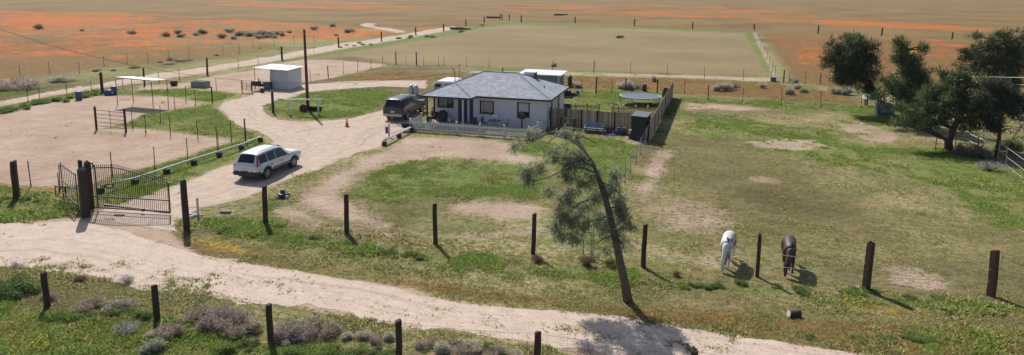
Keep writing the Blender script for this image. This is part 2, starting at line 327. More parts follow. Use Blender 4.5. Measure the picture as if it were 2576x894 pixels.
# roads: strips between two traced edges, ragged at both sides
def resample(P_, n):
    P_ = np.array(P_); s = np.concatenate([[0], np.cumsum(np.hypot(*np.diff(P_, axis=0).T))]); t = np.linspace(0, s[-1], n)
    return np.stack([np.interp(t, s, P_[:, 0]), np.interp(t, s, P_[:, 1])], 1), t
def strip(name, left, right, m, z, rag=.35, step=.25, seed=3):
    Lp = [G(*q) for q in left]; Rp = [G(*q) for q in right]
    ln = sum(math.dist(Lp[i], Lp[i+1]) for i in range(len(Lp)-1)); n = int(ln/step)+2
    a, t = resample(Lp, n); b, _ = resample(Rp, n)
    for arr, s2 in ((a, seed), (b, seed+9)):
        k = np.ones(9)/9
        for c in (0, 1): 
            pad = np.pad(arr[:, c], 4, mode='edge'); arr[:, c] = np.convolve(pad, k, 'valid')
    d = b-a; wd = np.hypot(d[:, 0], d[:, 1])+1e-6; u = d/wd[:, None]
    na = sum((vnoise(t, t*0+s_*7.3, s_, seed)-.5)*s_**.6 for s_ in (.35, .8, 2., 5.))*rag
    nb = sum((vnoise(t, t*0+s_*3.1, s_, seed+5)-.5)*s_**.6 for s_ in (.35, .8, 2., 5.))*rag
    a = a+u*na[:, None]; b = b+u*nb[:, None]
    M = 7; V = []; uvs = []
    for k in range(M):
        V.append(a+(b-a)*(k/(M-1)))
    V = np.stack(V, 1).reshape(-1, 2); V = np.hstack([V, np.full((len(V), 1), z)])
    i, j = np.meshgrid(np.arange(n-1), np.arange(M-1), indexing='ij')
    q = np.stack([i*M+j, i*M+j+1, (i+1)*M+j+1, (i+1)*M+j], -1).reshape(-1, 4)
    me = fastmesh(name, V, q, m); uvl = me.uv_layers.new(name='UVMap'); li = np.empty(len(me.loops), np.int32); me.loops.foreach_get('vertex_index', li)
    wm = float(wd.mean()); UV = np.stack([np.tile(np.arange(M)/(M-1)*wm/3, n), np.repeat(t, M)], 1); uvl.data.foreach_set('uv', UV[li].ravel().astype(np.float32))
    bm = bmesh.new(); bm.from_mesh(me); bmesh.ops.recalc_face_normals(bm, faces=bm.faces)
    if bm.faces and sum(f.normal.z for f in bm.faces) < 0: bmesh.ops.reverse_faces(bm, faces=bm.faces)
    bm.to_mesh(me); bm.free()
    return struct(link(name, me))
MROAD = dirt_material('pale_road_dirt', C(224,204,186), C(204,182,164)); MDRV = dirt_material('pale_drive_dirt', C(218,198,178), C(194,170,152))
strip('dirt_road', [(-420,552),(0,562),(110,557),(235,552),(330,590),(440,632),(604,657),(785,690),(929,709),(1038,729),(1110,751),(1275,771),(1500,798),(1750,832),(1905,852),(2013,864),(2165,893),(2600,960)],
      [(-420,630),(0,670),(388,722),(604,752),(749,773),(857,791),(966,808),(1074,822),(1183,832),(1275,852),(1440,890),(1700,925),(2300,1100)], MROAD, .008)
strip('driveway', [(240,556),(262,532),(304,518),(429,471),(506,444),(608,404),(672,373),(700,348),(712,322),(760,312),(800,307),(880,298),(950,283),(1000,262)],
      [(430,585),(440,560),(500,528),(600,505),(700,462),(760,440),(860,395),(930,378),(965,360),(985,345),(1010,330),(1040,318),(1055,300),(1062,280)], MDRV, .004, seed=21)
strip('driveway_loop', [(700,362),(650,333),(612,325),(575,300),(546,275),(560,256),(600,249),(650,232),(700,224),(760,214),(850,206),(950,203),(1075,203)],
      [(790,318),(730,308),(700,303),(668,285),(657,267),(690,254),(740,241),(790,231),(870,223),(960,218),(1075,222)], MDRV, .012, seed=31)
strip('far_track', [(-420,290),(0,256),(130,230),(250,211),(380,189),(520,169),(700,139),(850,112),(1000,90),(1100,72),(1140,66)],
      [(-420,302),(0,266),(130,240),(250,220),(390,202),(530,180),(710,149),(860,122),(1010,97),(1110,79),(1160,70)], MDRV, .004, rag=.6, step=.5, seed=41)
strip('far_trail', [(1025,80),(990,73),(935,66),(925,64),(950,60)], [(1018,83),(975,77),(910,66),(905,62),(925,58)], MDRV, .004, rag=.5, step=.5, seed=51)
# ------------------------------------------------------------------ grass (stuff)
def leaf_mat(name, attr='Col', rough=.8, tr=.25, upn=0):
    m = bpy.data.materials.new(name); m.use_nodes = True; n = m.node_tree; L = n.links.new
    p = n.nodes['Principled BSDF']; p.inputs['Roughness'].default_value = rough; p.inputs['Specular IOR Level'].default_value = .2
    a = n.nodes.new('ShaderNodeAttribute'); a.attribute_name = attr; L(a.outputs['Color'], p.inputs['Base Color'])
    if upn:
        g = n.nodes.new('ShaderNodeNewGeometry'); vm = n.nodes.new('ShaderNodeVectorMath'); vm.operation = 'SCALE'; vm.inputs['Scale'].default_value = 1-upn; L(g.outputs['Normal'], vm.inputs[0])
        va = n.nodes.new('ShaderNodeVectorMath'); va.operation = 'ADD'; L(vm.outputs[0], va.inputs[0]); va.inputs[1].default_value = (0, 0, upn)
        vn = n.nodes.new('ShaderNodeVectorMath'); vn.operation = 'NORMALIZE'; L(va.outputs[0], vn.inputs[0]); L(vn.outputs[0], p.inputs['Normal'])
    if tr:
        t = n.nodes.new('ShaderNodeBsdfTranslucent'); L(a.outputs['Color'], t.inputs[0]); mx = n.nodes.new('ShaderNodeMixShader'); mx.inputs[0].default_value = tr
        L(p.outputs[0], mx.inputs[1]); L(t.outputs[0], mx.inputs[2]); L(mx.outputs[0], n.nodes['Material Output'].inputs[0])
    return m
MGRASS = leaf_mat('grass_blades', tr=.2, upn=.85)
RECTS = [(-23.8, -12.4, 53.9, 63.6), (-27.9, -25.6, 34.7, 39.6), (-28.3, -25.2, 54.4, 60.6)]
def scatter_grass():
    n = 2300000
    # candidates uniform in angle and log distance
    ph = rng.uniform(YAW-R_(41), YAW+R_(41), n); u = rng.random(n); r = 16*(95/16.)**(u**.95)
    X = -np.sin(ph)*r; Y = np.cos(ph)*r; Wg = weights(X, Y); bare, lush, rust, yel = Wg[0], Wg[1], Wg[3], Wg[5]
    nz = vnoise(X, Y, 3.1, 1)*.4+vnoise(X, Y, .9, 2)*.35+vnoise(X, Y, .35, 3)*.25
    pb = np.clip((.62-bare)+(nz-.5)*1.5, 0, 1); lushm = np.clip((lush+(nz-.5)*1.6-.5)*3+.5, 0, 1)
    prob = np.clip(pb*2+.04*(bare < .8), 0, 1)*(.10+.22*np.clip((nz-.45)*5, 0, 1)+.62*lushm+.2*(rust > .5)*(nz > .5))
    keep = rng.random(n) < prob*.95
    for a, b, c, d in RECTS: keep &= ~((X > a) & (X < b) & (Y > c) & (Y < d))
    X, Y, r, nz, lushm, rust, yel, bare = (q[keep] for q in (X, Y, r, nz, lushm, rust, yel, bare)); N = len(X)
    verge = (Y < 29.5)
    hgt = (.010+.017*rng.random(N))*(1+.6*lushm)*(1+r/80)*np.where(verge, 1.55, 1.0)*(1+.9*np.clip((vnoise(X, Y, 1.6, 8)-.55)*4, 0, 1))
    near = Y < 20.8; hgt = hgt*np.where(near, .95, 1)
    K = 4; B = N*K
    bx = np.repeat(X, K); by = np.repeat(Y, K); bh = np.repeat(hgt, K)*rng.uniform(.6, 1.35, B); br = np.repeat(r, K)
    sp = bh*.55; bx = bx+rng.normal(0, 1, B)*sp; by = by+rng.normal(0, 1, B)*sp
    an = rng.uniform(0, 2*math.pi, B); wd = bh*rng.uniform(.14, .32, B)*(1+br/110); ln = rng.uniform(0, 2*math.pi, B); lean = bh*rng.uniform(.3, 1.6, B)
    v0 = np.stack([bx-np.cos(an)*wd, by-np.sin(an)*wd, np.zeros(B)-.004], 1); v1 = np.stack([bx+np.cos(an)*wd, by+np.sin(an)*wd, np.zeros(B)-.004], 1)
    v2 = np.stack([bx+np.cos(ln)*lean, by+np.sin(ln)*lean, bh], 1)
    V = np.stack([v0, v1, v2], 1).reshape(-1, 3)
    A_ = lambda c: np.array(c)
    t = rng.random(N)[:, None]; lu = lushm[:, None]
    olive = A_(OL1)*(.75+.5*t)*(1-.0)+0*t; green = A_(GR1)*(.4+.6*t)+A_(GR2)*(.6-.6*t); straw = A_(C(196,176,120)); rustc = A_(RU1)*(.7+.6*t)
    q = rng.random(N)[:, None]
    c = olive*(1-lu)+green*lu
    c = np.where((q < .16*(1-lu)), straw*(.7+.4*t), c)
    c = np.where((q > 1-.55*np.clip(rust[:, None]*1.3-.3, 0, 1)*(1-lu*.6)), rustc, c)
    c = np.where((rng.random(N)[:, None] < .5*np.clip(yel[:, None]*2-.6, 0, 1)), A_(YE1)*(.7+.5*t), c)
    c = np.repeat(c*np.where(lu > .5, 1.7, 1.4), K*3, 0)*np.repeat(rng.uniform(.75, 1.2, B), 3)[:, None]
    me = fastmesh('grass', V, np.arange(B*3).reshape(-1, 3), MGRASS, {'Col': c})
    o = link('grass', me); o['kind'] = 'stuff'; o['label'] = 'short green and dry grass growing over the paddocks and verges'; o['category'] = 'grass'
    print('grass tufts', N)
scatter_grass()
exec_later = []
# ------------------------------------------------------------------ materials
M_TIE = mat('weathered_tie', C(74,58,48), .9, .35, 14, bump=.5); M_TOPW = mat('pale_cut_wood', C(150,140,125), .9, .2, 20)
M_RED = mat('reddish_post', C(84,58,48), .9, .3, 16, bump=.4)
M_STEEL = mat('rusty_steel', C(86,74,66), .6, .3, 12, metal=.2); M_WIRE = mat('galvanised_wire', C(176,174,168), .5, .1, 5, metal=.3)
M_TAPE = mat('white_fence_tape', C(225,222,215), .6, .08, 5); M_DKWIRE = mat('dull_wire', C(120,110,100), .6, .1, 5)
M_IRON = mat('black_wrought_iron', C(38,36,40), .5, .2, 9, metal=.3); M_WHITE = mat('white_paint', C(228,226,226), .55, .06, 4)
M_PVC = mat('white_pipe', C(226,224,220), .4, .08, 3); M_BLK = mat('black_plastic', C(40,40,46), .5, .2, 5); M_RUB = mat('tyre_rubber', C(38,37,38), .8, .15, 9)
M_BLUE = mat('blue_plastic', C(66,86,138), .45, .15, 3); M_CONC = mat('grey_concrete', C(160,158,152), .9, .15, 8, bump=.3)
M_GALV = mat('galvanised_sheet', C(190,192,196), .4, .08, 3, metal=.5)
# ------------------------------------------------------------------ fences
def post_mesh(r, h, m, square=False, seed=0):
    rg = random.Random(seed); b = MB(); n = 8 if not square else 4
    zs = [-.2, 0, h*.35, h*.7, h-.02, h]; rs = [r*1.02, r, r*(.97+.06*rg.random()), r*(.95+.05*rg.random()), r*.94, r*.86]
    pts = [((rg.random()-.5)*.02, (rg.random()-.5)*.02, z) for z in zs]
    b.tube(pts, [q*(1.3 if square else 1) for q in rs], n); return b.mesh('post', m, smooth=False)
def tpost_mesh(h, m):
    b = MB(); b.box((0, 0, h/2-.1), (.05, .012, h+.2)); b.box((0, .02, h/2-.1), (.012, .04, h+.2))
    for k in range(int(h/.15)): b.box((0, -.011, .15+k*.15), (.03, .012, .03))
    b.box((0, .0, .12), (.13, .01, .1)); return b.mesh('post', m)
THICK = [post_mesh(1, 1, M_TIE, seed=k) for k in range(0)]
def fence(name, label, posts, wires=(), wm=None, wr=.004, cat='fence', mesh=None, group=None, sag=.03, order=True, skip=()):
    """posts: (x, y, height, radius or 0 for a steel post, material)"""
    x0, y0 = posts[0][0], posts[0][1]; t = thing(name, label, cat, (x0, y0, 0), group=group)
    for i, (x, y, h, r, m) in enumerate(posts):
        me = post_mesh(r, h, m, r > .12, i) if r else tpost_mesh(h, m)
        o = link('post', me, t, (x-x0, y-y0, 0)); o.rotation_euler = (random.uniform(-.03, .03), random.uniform(-.03, .03), random.uniform(-.3, .3))
    if wires:
        for hz in wires:
            b = MB()
            for i in range(len(posts)-1):
                if i in skip: continue
                a = posts[i]; c = posts[i+1]; n = 6; za = min(hz, a[2]-.03); zc = min(hz, c[2]-.03)
                b.tube([(a[0]-x0+(c[0]-a[0])*k/n, a[1]-y0+(c[1]-a[1])*k/n, za+(zc-za)*k/n-sag*math.sin(math.pi*k/n)) for k in range(n+1)], wr, 4, False)
            part('wire', b, wm or M_WIRE, t)
    return t
def P3(px, py, h, r, m, z=0): x, y = G(px, py, z); return (x, y, h, r, m)
# front boundary fence
fb = [P3(470,578,2.5,.15,M_TIE), P3(668,565,2.04,.13,M_TIE), P3(872,588,1.98,.125,M_TIE), P3(1096,615,2.0,.11,M_TIE), P3(1341,640,1.95,.11,M_TIE), P3(1618,673,1.96,.11,M_TIE),
      P3(1905,697,1.92,.085,M_RED), P3(2178,730,2.02,.125,M_RED), P3(2493,745,1.9,.13,M_RED), P3(2830,775,1.9,.13,M_RED)]
f1 = fence('boundary_fence', 'front fence of thick brown posts between the house paddock and the dirt road', fb, (1.12, .6), M_TAPE, .011, sag=.04)
for hz in (1.5, .25):
    pass
gl = [P3(42,500,2.15,.15,M_TIE), (-42.5, 28.9, 2.0, .13, M_TIE)]
fence('boundary_fence', 'short run of front fence left of the black gate with one leaning dark post', [P3(150,485,1.2,0,M_STEEL)]+gl, (1.0, .5), M_DKWIRE, .003)
near = []
for i, (px, py) in enumerate([(110,684),(388,717),(677,765),(1002,807),(1352,836),(1746,880),(2180,930)]):
    x, y = G(px, py, 1.38); near.append((x, y, 1.38, .115, M_TIE))
near = [(-29.3, 18.6, 1.38, .115, M_TIE)]+near
fence('roadside_fence', 'nearest fence of short dark posts along the near side of the dirt road', near, (1.33, .9, .5), M_DKWIRE, .0045, sag=.07)
t = next(o for o in bpy.data.objects if o.name == 'roadside_fence'); b = MB(); x00, y00 = near[0][:2]
for a, c in zip(near[:-1], near[1:]):
    k = int(math.dist(a[:2], c[:2])/.3)
    for i in range(1, k):
        u = i/k; b.tube([(a[0]-x00+(c[0]-a[0])*u, a[1]-y00+(c[1]-a[1])*u, .05), (a[0]-x00+(c[0]-a[0])*u, a[1]-y00+(c[1]-a[1])*u, 1.3-.07*math.sin(math.pi*u))], .0028, 3, False)
    for hz in (.25, .38, .7, 1.1): b.tube([(a[0]-x00, a[1]-y00, hz), (c[0]-x00, c[1]-y00, hz-.02)], .0028, 3, False)
part('woven_mesh', b, M_DKWIRE, t)
# perpendicular fence between house paddock and horse paddock
pw = []
for px, py, h in [(1487,640,1.2),(1508,598,1.35),(1526,560,1.35),(1541,528,1.35),(1558,492,1.35),(1572,462,1.35),(1586,437,1.35),(1600,414,1.35),(1612,392,1.35),(1624,366,1.4)]:
    pw.append(P3(px,py,h,0,M_GALV))
fence('wire_fence', 'pale wire fence running from the front fence back to the end of the wooden fence', pw, (1.3, .9, .45), M_WIRE, .006)
bx, by = G(1487, 640); tb = thing('fence_brace', 'pale metal H brace at the near end of the wire fence beside the leaning tree', 'fence brace', (bx, by, 0))
b = MB(); 
for dx in (-.35, .1): part('brace_post', MB().tube([(dx, -.1, -.1), (dx, -.1, 1.25)], .035, 6), M_GALV, tb)
part('rail', MB().tube([(-.35, -.1, 1.1), (.1, -.1, 1.1)], .025, 6).tube([(-.35, -.1, .3), (.1, -.1, .9)], .02, 6), M_GALV, tb)
part('guy_wire', MB().tube([(-.3, -.1, 1.1), (-2.0, -.6, .02)], .008, 4), M_WIRE, tb)
# corral fences
T = lambda px, py, h=1.6: P3(px, py, h, 0, M_STEEL)
K_ = lambda px, py, h, r=.09: P3(px, py, h, r, M_TIE)
fence('corral_fence', 'steel post fence between the left corral and the driveway', [T(78,470), T(152,478,1.5)], (1.3, .8), M_DKWIRE, .003)
fence('corral_fence', 'thin steel post fence beside the low white pipe rail along the driveway', [T(282,446), T(390,430), T(473,406), T(550,386), K_(618,358,1.85,.06)], (1.4, 1., .5), M_DKWIRE, .003)
fence('corral_fence', 'steel post wire fence along the front of the grass triangle right of the farm gate', [T(335,325,1.5), T(367,336,1.6), T(429,344,1.6), T(498,351,1.6), T(547,382,1.9), T(582,358,1.6)], (1.5, 1.1, .6), M_WIRE, .004, skip=(3, 4))
fence('corral_fence', 'short steel post fence behind the shade canopy beside the driveway bend', [T(404,308,1.5), T(440,275,1.3), T(492,267,1.5), T(468,258,1.7), K_(534,257,1.6,.07), T(544,226,1.3), T(609,234,1.3)], (1.2, .7), M_DKWIRE, .003, skip=(2,))
fence('corral_fence', 'steel post fence on the right side of the upper corral behind the run-in shed', [T(781,206), K_(826,197.5,1.6,.06), T(864,186), T(900,182), T(933.5,174), T(963,168)], (1.4, .9, .4), M_DKWIRE, .004)
fence('far_field_fence', 'leaning thin steel posts on the far side of the dirt track by the poppy field', [T(-80,205,1.5), T(51,197), T(125,187), T(200,187), T(262,169), T(320,162), T(373,159), T(424,145), T(476,143), T(561,138), T(602,135), T(637,122), T(690,117), T(740,112), T(790,106)], (1.4, .9, .4), M_DKWIRE, .003)
fence('track_fence', 'long fence of dark wooden posts along the dirt track running to the far corner', [T(-60,275,1.5), T(71,257,1.4), T(100,250,1.3), T(170,253,1.9), T(231,236,1.4), K_(258,233,2.2,.14), T(310,224,1.4), K_(364,216,2.1,.1), T(400,210,1.4), T(452,204,1.5), K_(522,189,2.2,.12), T(600,172,1.4), T(650,163,1.4), K_(710,152,2.1,.13), T(790,133,1.4), K_(852,120,1.95,.13), K_(959.5,104.5,2,.14), K_(1046,89.5,1.9,.14), K_(1116,79.5,1.9,.14), K_(1172,66,1.9,.14), K_(1218,58,1.9,.14), K_(1258,50,1.9,.14)], (1.3, .9, .45), M_DKWIRE, .004)
fence('back_fence', 'far back fence of dark posts at the edge of the poppy fields', [K_(1263,50,1.9,.15), K_(1281,51.5,2.1,.15), K_(1311,56.5,2.2,.15), K_(1447,58,2,.15), K_(1596,66,2.1,.16), K_(1742,73,1.9,.14), K_(1897,75,1.6,.14), K_(2058,85,2.1,.15), K_(2218,90,2,.15), K_(2395,99,1.7,.14), K_(2640,112,1.8,.14)], (1.2, .5), M_DKWIRE, .006)
fence('middle_fence', 'thin post fence between the tan back field and the rusty strip behind the house', [K_(996.4,164,2,.08), T(1022,163.5,1.6), K_(1048,165,2,.09), T(1066,166,1.3), T(1103,167,1.6), T(1117,167,1.4), T(1173,169,1.5), T(1230,171,1.5), T(1390,178,1.5), K_(1494,184,1.7,.06), T(1586,185), T(1678,189), T(1772,196), T(1869,202), T(1939,206,1.4)], (1.3, .8, .4), M_DKWIRE, .004)
fence('field_side_fence', 'receding line of thin posts on the right edge of the tan back field', [T(1950,196,1.5), T(1943,180,1.5), T(1936,165,1.5), T(1929,150,1.5), T(1922,135,1.5), T(1914,118,1.5), T(1907,102,1.5), T(1899,86,1.5)], (1.2, .7), M_DKWIRE, .004)
fence('pasture_fence', 'short run of posts right of the blue box at the corner of the tan field', [K_(1971,208,1.6,.08), T(1985,209,1.4), T(2025,211.5,1.5), K_(2063,211,1.4,.06), T(2100,213,1.4)], (1.2, .7), M_DKWIRE, .004)
fence('yard_fence', 'back yard fence of mixed posts behind the trampoline', [T(1428,231), T(1464,233), K_(1499,236,1.9,.08), T(1539,236), K_(1574,231,1.6,.07), K_(1653,234,1.5,.08), T(1722,236,1.7), K_(1781,253,1.7,.05), T(1868,258), T(1964.6,265,1.7), T(2064,272), T(2166,272,1.5)], (1.3, .9, .4), M_WIRE, .004)
# small far marks: timber heaps and a cable spool by the far corner
for px, py, lb in ((1240,45,'low heap of old timber at the far fence corner'), (1410,38,'dark timber lying in the poppy field beyond the back fence'), (1155,74,'long dark log lying beside the far end of the track')):
    x, y = G(px, py+2); b = MB(); rg = random.Random(px)
    for k in range(5): b.tube([(-3+rg.random(), rg.random(), .15+k*.1), (3-rg.random()*2, rg.random(), .2+k*.08)], .14, 6)
    tag(part('timber', b, M_TIE, None, loc=(x, y, 0)), lb, 'timber')
# ------------------------------------------------------------------ wrought iron gate
gx, gy = G(234, 529); ex, ey = G(430, 541); gl_ = math.hypot(ex-gx, ey-gy); ga = math.atan2(ey-gy, ex-gx)
tg = thing('driveway_gate', 'black wrought iron driveway gate with an arched top standing closed at the road', 'gate', (gx, gy, 0), ga)
def arch(u): return 2.32+.10*math.sin(min(1, u*1.6)*math.pi*.9)*1.0 - .62*max(0, u-.28)**1.5/.72**1.5
for nm, x in (('stile', 0.03), ('stile', gl_-.03), ('stile', .33)):
    b = MB(); b.box((x, 0, (arch(x/gl_)+.12)/2), (.06, .05, arch(x/gl_)-.12)); part(nm, b, M_IRON, tg)
def curve(dz, s_): 
    return [(gl_*k/20, 0, arch(k/20)+dz) for k in range(21)]
part('top_rail', MB().tube(curve(0, 0), .028, 6), M_IRON, tg)
part('middle_rail', MB().box((gl_/2, 0, .78), (gl_, .045, .05)), M_IRON, tg)
part('bottom_rail', MB().box((gl_/2, 0, .16), (gl_, .045, .06)), M_IRON, tg)
npk = 40
pk = None
for k in range(1, npk):
    u = k/npk; h = arch(u)+.12
    o = link('picket', MB().box((0, 0, h/2+.07), (.02, .02, h-.14)).add([(-.02, -.02, h), (.02, -.02, h), (.02, .02, h), (-.02, .02, h), (0, 0, h+.07)], [(0, 1, 4), (1, 2, 4), (2, 3, 4), (3, 0, 4)]).mesh('picket', M_IRON), tg, (u*gl_, 0, 0))
part('latch_box', MB().box((gl_*.66, -.05, .2), (.16, .1, .14)), M_BLK, tg)
# ornament hung on the gate
orn = MB()
for k in range(7):
    a = k*.9; orn.tube([(1.15+.28*math.cos(a), -.05, 1.42+.1*math.sin(a)), (1.15+.28*math.cos(a+.8), -.06, 1.42+.14*math.sin(a+.9)), (1.15+.2*math.cos(a+1.7), -.05, 1.4+.1*math.sin(a+1.7))], .03, 5)
part('scroll_ornament', orn, M_STEEL, tg)
x, y = G(300, 543); tag(part('gate_stop', MB().box((0, 0, .03), (.5, .16, .06), ga), M_BLK, None, loc=(x, y, 0)), 'flat black plate lying on the ground in the shadow of the driveway gate', 'plate')
a1 = G(262, 517); a2 = G(428, 537); t = tag(part('ground_pipe', MB().tube([(0, 0, .05), (a2[0]-a1[0], a2[1]-a1[1], .05)], .045, 8), M_PVC, None, True, loc=(a1[0], a1[1]-.0, 0)), 'long white pipe lying on the ground along the foot of the black gate', 'pipe')
def thick_post(px, py, h, r, lb, m=M_TIE, sq=True, lean=(0, 0)):
    x, y = G(px, py); o = link('gate_post', post_mesh(r, h, m, sq, int(px)), None, (x, y, 0)); o.rotation_euler = (lean[0], lean[1], .3); return tag(o, lb, 'post')
thick_post(216, 546, 2.55, .2, 'thickest dark wooden post in front of the black gate hinge')
thick_post(229, 524, 2.55, .15, 'dark wooden post that carries the hinge side of the driveway gate')
thick_post(211, 515, 2.5, .1, 'slim dark wooden post behind the two gate hinge posts')
thick_post(687, 284, 2.0, .1, 'dark wooden post left of the white hitching rail')
x, y = G(229, 524); tl = thing('gate_lamp', 'small dark curved lamp arm on top of the gate hinge post', 'lamp', (x, y, 2.5))
part('arm', MB().tube([(0, 0, 0), (.15, 0, .06), (.35, -.02, .04), (.5, -.03, -.06)], [.04, .05, .05, .02], 6), M_IRON, tl)
part('lamp_head', MB().box((.47, -.03, -.11), (.12, .1, .1)), M_BLK, tl)
# small side panel left of the gate
px0, py0 = G(198, 530); px1, py1 = G(160, 498)
ts = thing('iron_panel', 'narrow black iron fence panel left of the gate hinge posts', 'fence panel', (px0, py0, 0), math.atan2(py1-py0, px1-px0)); L_ = math.hypot(px1-px0, py1-py0)
for z in (.3, 1.0, 1.95): part('rail', MB().box((L_/2, 0, z), (L_, .04, .05)), M_IRON, ts)
for k in range(9): part('picket', MB().box((L_*k/8, 0, 1.03), (.02 if k % 8 else .05, .02 if k % 8 else .05, 2.06)), M_IRON, ts)
x, y = G(140, 492); x2, y2 = G(196, 498); tr = thing('low_rail', 'low black rail sticking out left from the iron fence panel', 'rail', (x, y, 0))
part('rail', MB().tube([(0, 0, .55), (x2-x, y2-y, .55)], .035, 6), M_IRON, tr)
for dx in (.02, .75): part('leg', MB().tube([(dx, 0, 0), (dx, 0, .55)], .03, 6), M_IRON, tr)
# ------------------------------------------------------------------ pipe rails on stump blocks
def rail_on_blocks(nm, lb, pts, two=False, bm_=M_TIE):
    P_ = [G(*q) for q in pts]; x0, y0 = P_[0]; t = thing(nm, lb, 'pipe rail', (x0, y0, 0))
    for i, (x, y) in enumerate(P_):
        k = MB().box((x-x0, y-y0, .15), (.34, .3, .3), random.uniform(-.4, .4)); part('block', k, bm_, t, bevel=.03)
        part('block_cap', MB().box((x-x0, y-y0, .33), (.32, .28, .05), random.uniform(-.3, .3)), M_CONC, t)
    for s_ in ((-.07, .07) if two else (0,)):
        part('pipe', MB().tube([(x-x0+s_, y-y0, .41) for x, y in P_], .06 if not two else .055, 8), M_PVC, t, True)
rail_on_blocks('pipe_rail', 'long low white pipe rail on dark blocks along the left edge of the driveway', [(253,486),(341,465),(420,438),(488,415),(552,395),(608,377),(655,357)])
rail_on_blocks('pipe_rail', 'short low double white pipe rail on dark blocks left of the picket fence', [(967,367),(1004,347),(1036,331)], True)
# ------------------------------------------------------------------ farm gates
def farm_gate(lb, a, c, h, nb=5):
    (x0, y0), (x1, y1) = G(*a), G(*c); an = math.atan2(y1-y0, x1-x0); L_ = math.hypot(x1-x0, y1-y0); t = thing('farm_gate', lb, 'gate', (x0, y0, 0), an)
    for x in (0, L_): part('post', MB().tube([(x, 0, -.1), (x, 0, h)], .085 if h > 1.6 else .05, 8), M_TIE, t)
    for k in range(nb): part('bar', MB().tube([(.1, 0, .35+k*(h*.86-.35)/(nb-1)), (L_-.1, 0, .35+k*(h*.84-.35)/(nb-1)-.04)], .022, 6), M_STEEL, t)
    for x in (.1, L_/2, L_-.1): part('upright', MB().tube([(x, 0, .35), (x, 0, h*.86)], .022, 6), M_STEEL, t)
farm_gate('five-bar metal farm gate between the two left corrals', (243,327), (317,333), 1.95)
farm_gate('small metal pen gate beside the run-in shed barbecue', (609,233), (634,236), 1.35, 6)
# ------------------------------------------------------------------ shade canopy
cx, cy = -52.9, 53.7
tc_ = thing('shade_canopy', 'flat white shade canopy on thin legs standing in the left corral', 'canopy', (cx, cy, 0), R_(-4))
hw, hd = 2.35, .95
b = MB().add([(-hw, -hd, 2.86), (hw, -hd, 2.8), (hw, hd, 2.64), (-hw, hd, 2.7), (-hw, -hd, 2.83), (hw, -hd, 2.77), (hw, hd, 2.61), (-hw, hd, 2.67)], [(0, 1, 2, 3), (7, 6, 5, 4), (0, 4, 5, 1), (1, 5, 6, 2), (2, 6, 7, 3), (3, 7, 4, 0)])
part('roof', b, mat('canopy_sheet', C(208,212,214), .5, .08, 2, metal=.2), tc_)
for x, y in ((-hw+.06, -hd+.05), (hw-.06, -hd+.05), (hw-.06, hd-.05), (-hw+.06, hd-.05)): part('leg', MB().tube([(x, y, -.1), (x+.03, y, 1.3), (x, y, 2.6)], .035, 6), M_STEEL, tc_)
part('frame', MB().tube([(-hw, -hd+.05, 2.79), (hw, -hd+.05, 2.73)], .03, 6).tube([(-hw, hd-.05, 2.64), (hw, hd-.05, 2.58)], .03, 6), M_STEEL, tc_)
# ------------------------------------------------------------------ run-in shed
ts = thing('run_in_shed', 'small pale run-in shed with a flat white roof reaching out on a thin pole', 'shed', (-47.6, 67.3, 0), R_(0))
M_SW = mat('shed_siding', C(226,224,228), .7, .06, 3); M_SR = mat('white_roof', C(232,232,230), .5, .04, 3)
b = MB().box((.9, .02, 1.12), (2.3, .06, 2.24)); b.box((2.02, 1.3, 1.1), (.06, 2.5, 2.2)); b.box((-.22, 1.3, 1.14), (.06, 2.5, 2.28)); b.box((.9, 2.56, 1.12), (2.3, .06, 2.24))
part('wall', b, M_SW, ts)
part('corner_post', MB().box((-.22, -.05, 1.14), (.14, .14, 2.28)).box((2.06, -.03, 1.1), (.08, .1, 2.2)), M_WHITE, ts)
part('roof', MB().add([(-2.2, -.6, 2.42), (2.3, -.5, 2.3), (2.3, 2.8, 2.4), (-2.0, 2.8, 2.52), (-2.2, -.6, 2.36), (2.3, -.5, 2.24), (2.3, 2.8, 2.34), (-2.0, 2.8, 2.46)], [(0, 1, 2, 3), (7, 6, 5, 4), (0, 4, 5, 1), (1, 5, 6, 2), (2, 6, 7, 3), (3, 7, 4, 0)]), M_SR, ts)
part('pole', MB().tube([(-2.05, -.5, 0), (-2.05, -.5, 2.38)], .035, 6), M_STEEL, ts)
part('door', MB().box((.2, -.03, 1.0), (.03, .04, 1.9)), M_WHITE, ts)
x, y = G(646, 229); t = thing('barbecue', 'black barrel barbecue smoker beside the run-in shed pole', 'barbecue', (x, y, 0), .1)
part('barrel', MB().tube([(-.5, 0, .85), (-.42, 0, .85), (.42, 0, .85), (.5, 0, .85)], [.2, .32, .32, .2], 12), M_BLK, t, True)
part('firebox', MB().box((.62, 0, .7), (.3, .35, .35)), M_BLK, t); part('chimney', MB().tube([(.3, 0, 1.1), (.3, 0, 1.5)], .05, 6), M_BLK, t)
for dx in (-.35, .35):
    for dy in (-.2, .2): part('leg', MB().tube([(dx, dy, 0), (dx, dy, .65)], .025, 5), M_BLK, t)
for px, py, s_, lb in ((675,224,(.9,.7,.75),'blue-grey crate in front of the run-in shed'), (688,214,(.6,.5,1.0),'taller dark crate against the run-in shed wall')):
    x, y = G(px, py); t = thing('crate', lb, 'crate', (x, y, 0)); part('box', MB().box((0, 0, s_[2]/2), s_), mat('crate_blue', C(96,110,124), .7, .2, 4), t, bevel=.02)
    part('lid', MB().box((0, 0, s_[2]+.02), (s_[0]+.04, s_[1]+.04, .05)), M_BLK, t)
x, y = G(660, 233); t = thing('bucket', 'black bucket on the dirt in front of the barbecue smoker', 'bucket', (x, y, 0)); part('pail', MB().cyl((0, 0, 0), .2, .5, 12, .26), M_BLK, t); part('handle', MB().tube([(.26*math.cos(k*math.pi/6), 0, .5+.2*math.sin(k*math.pi/6)) for k in range(7)], .01, 4), M_STEEL, t)
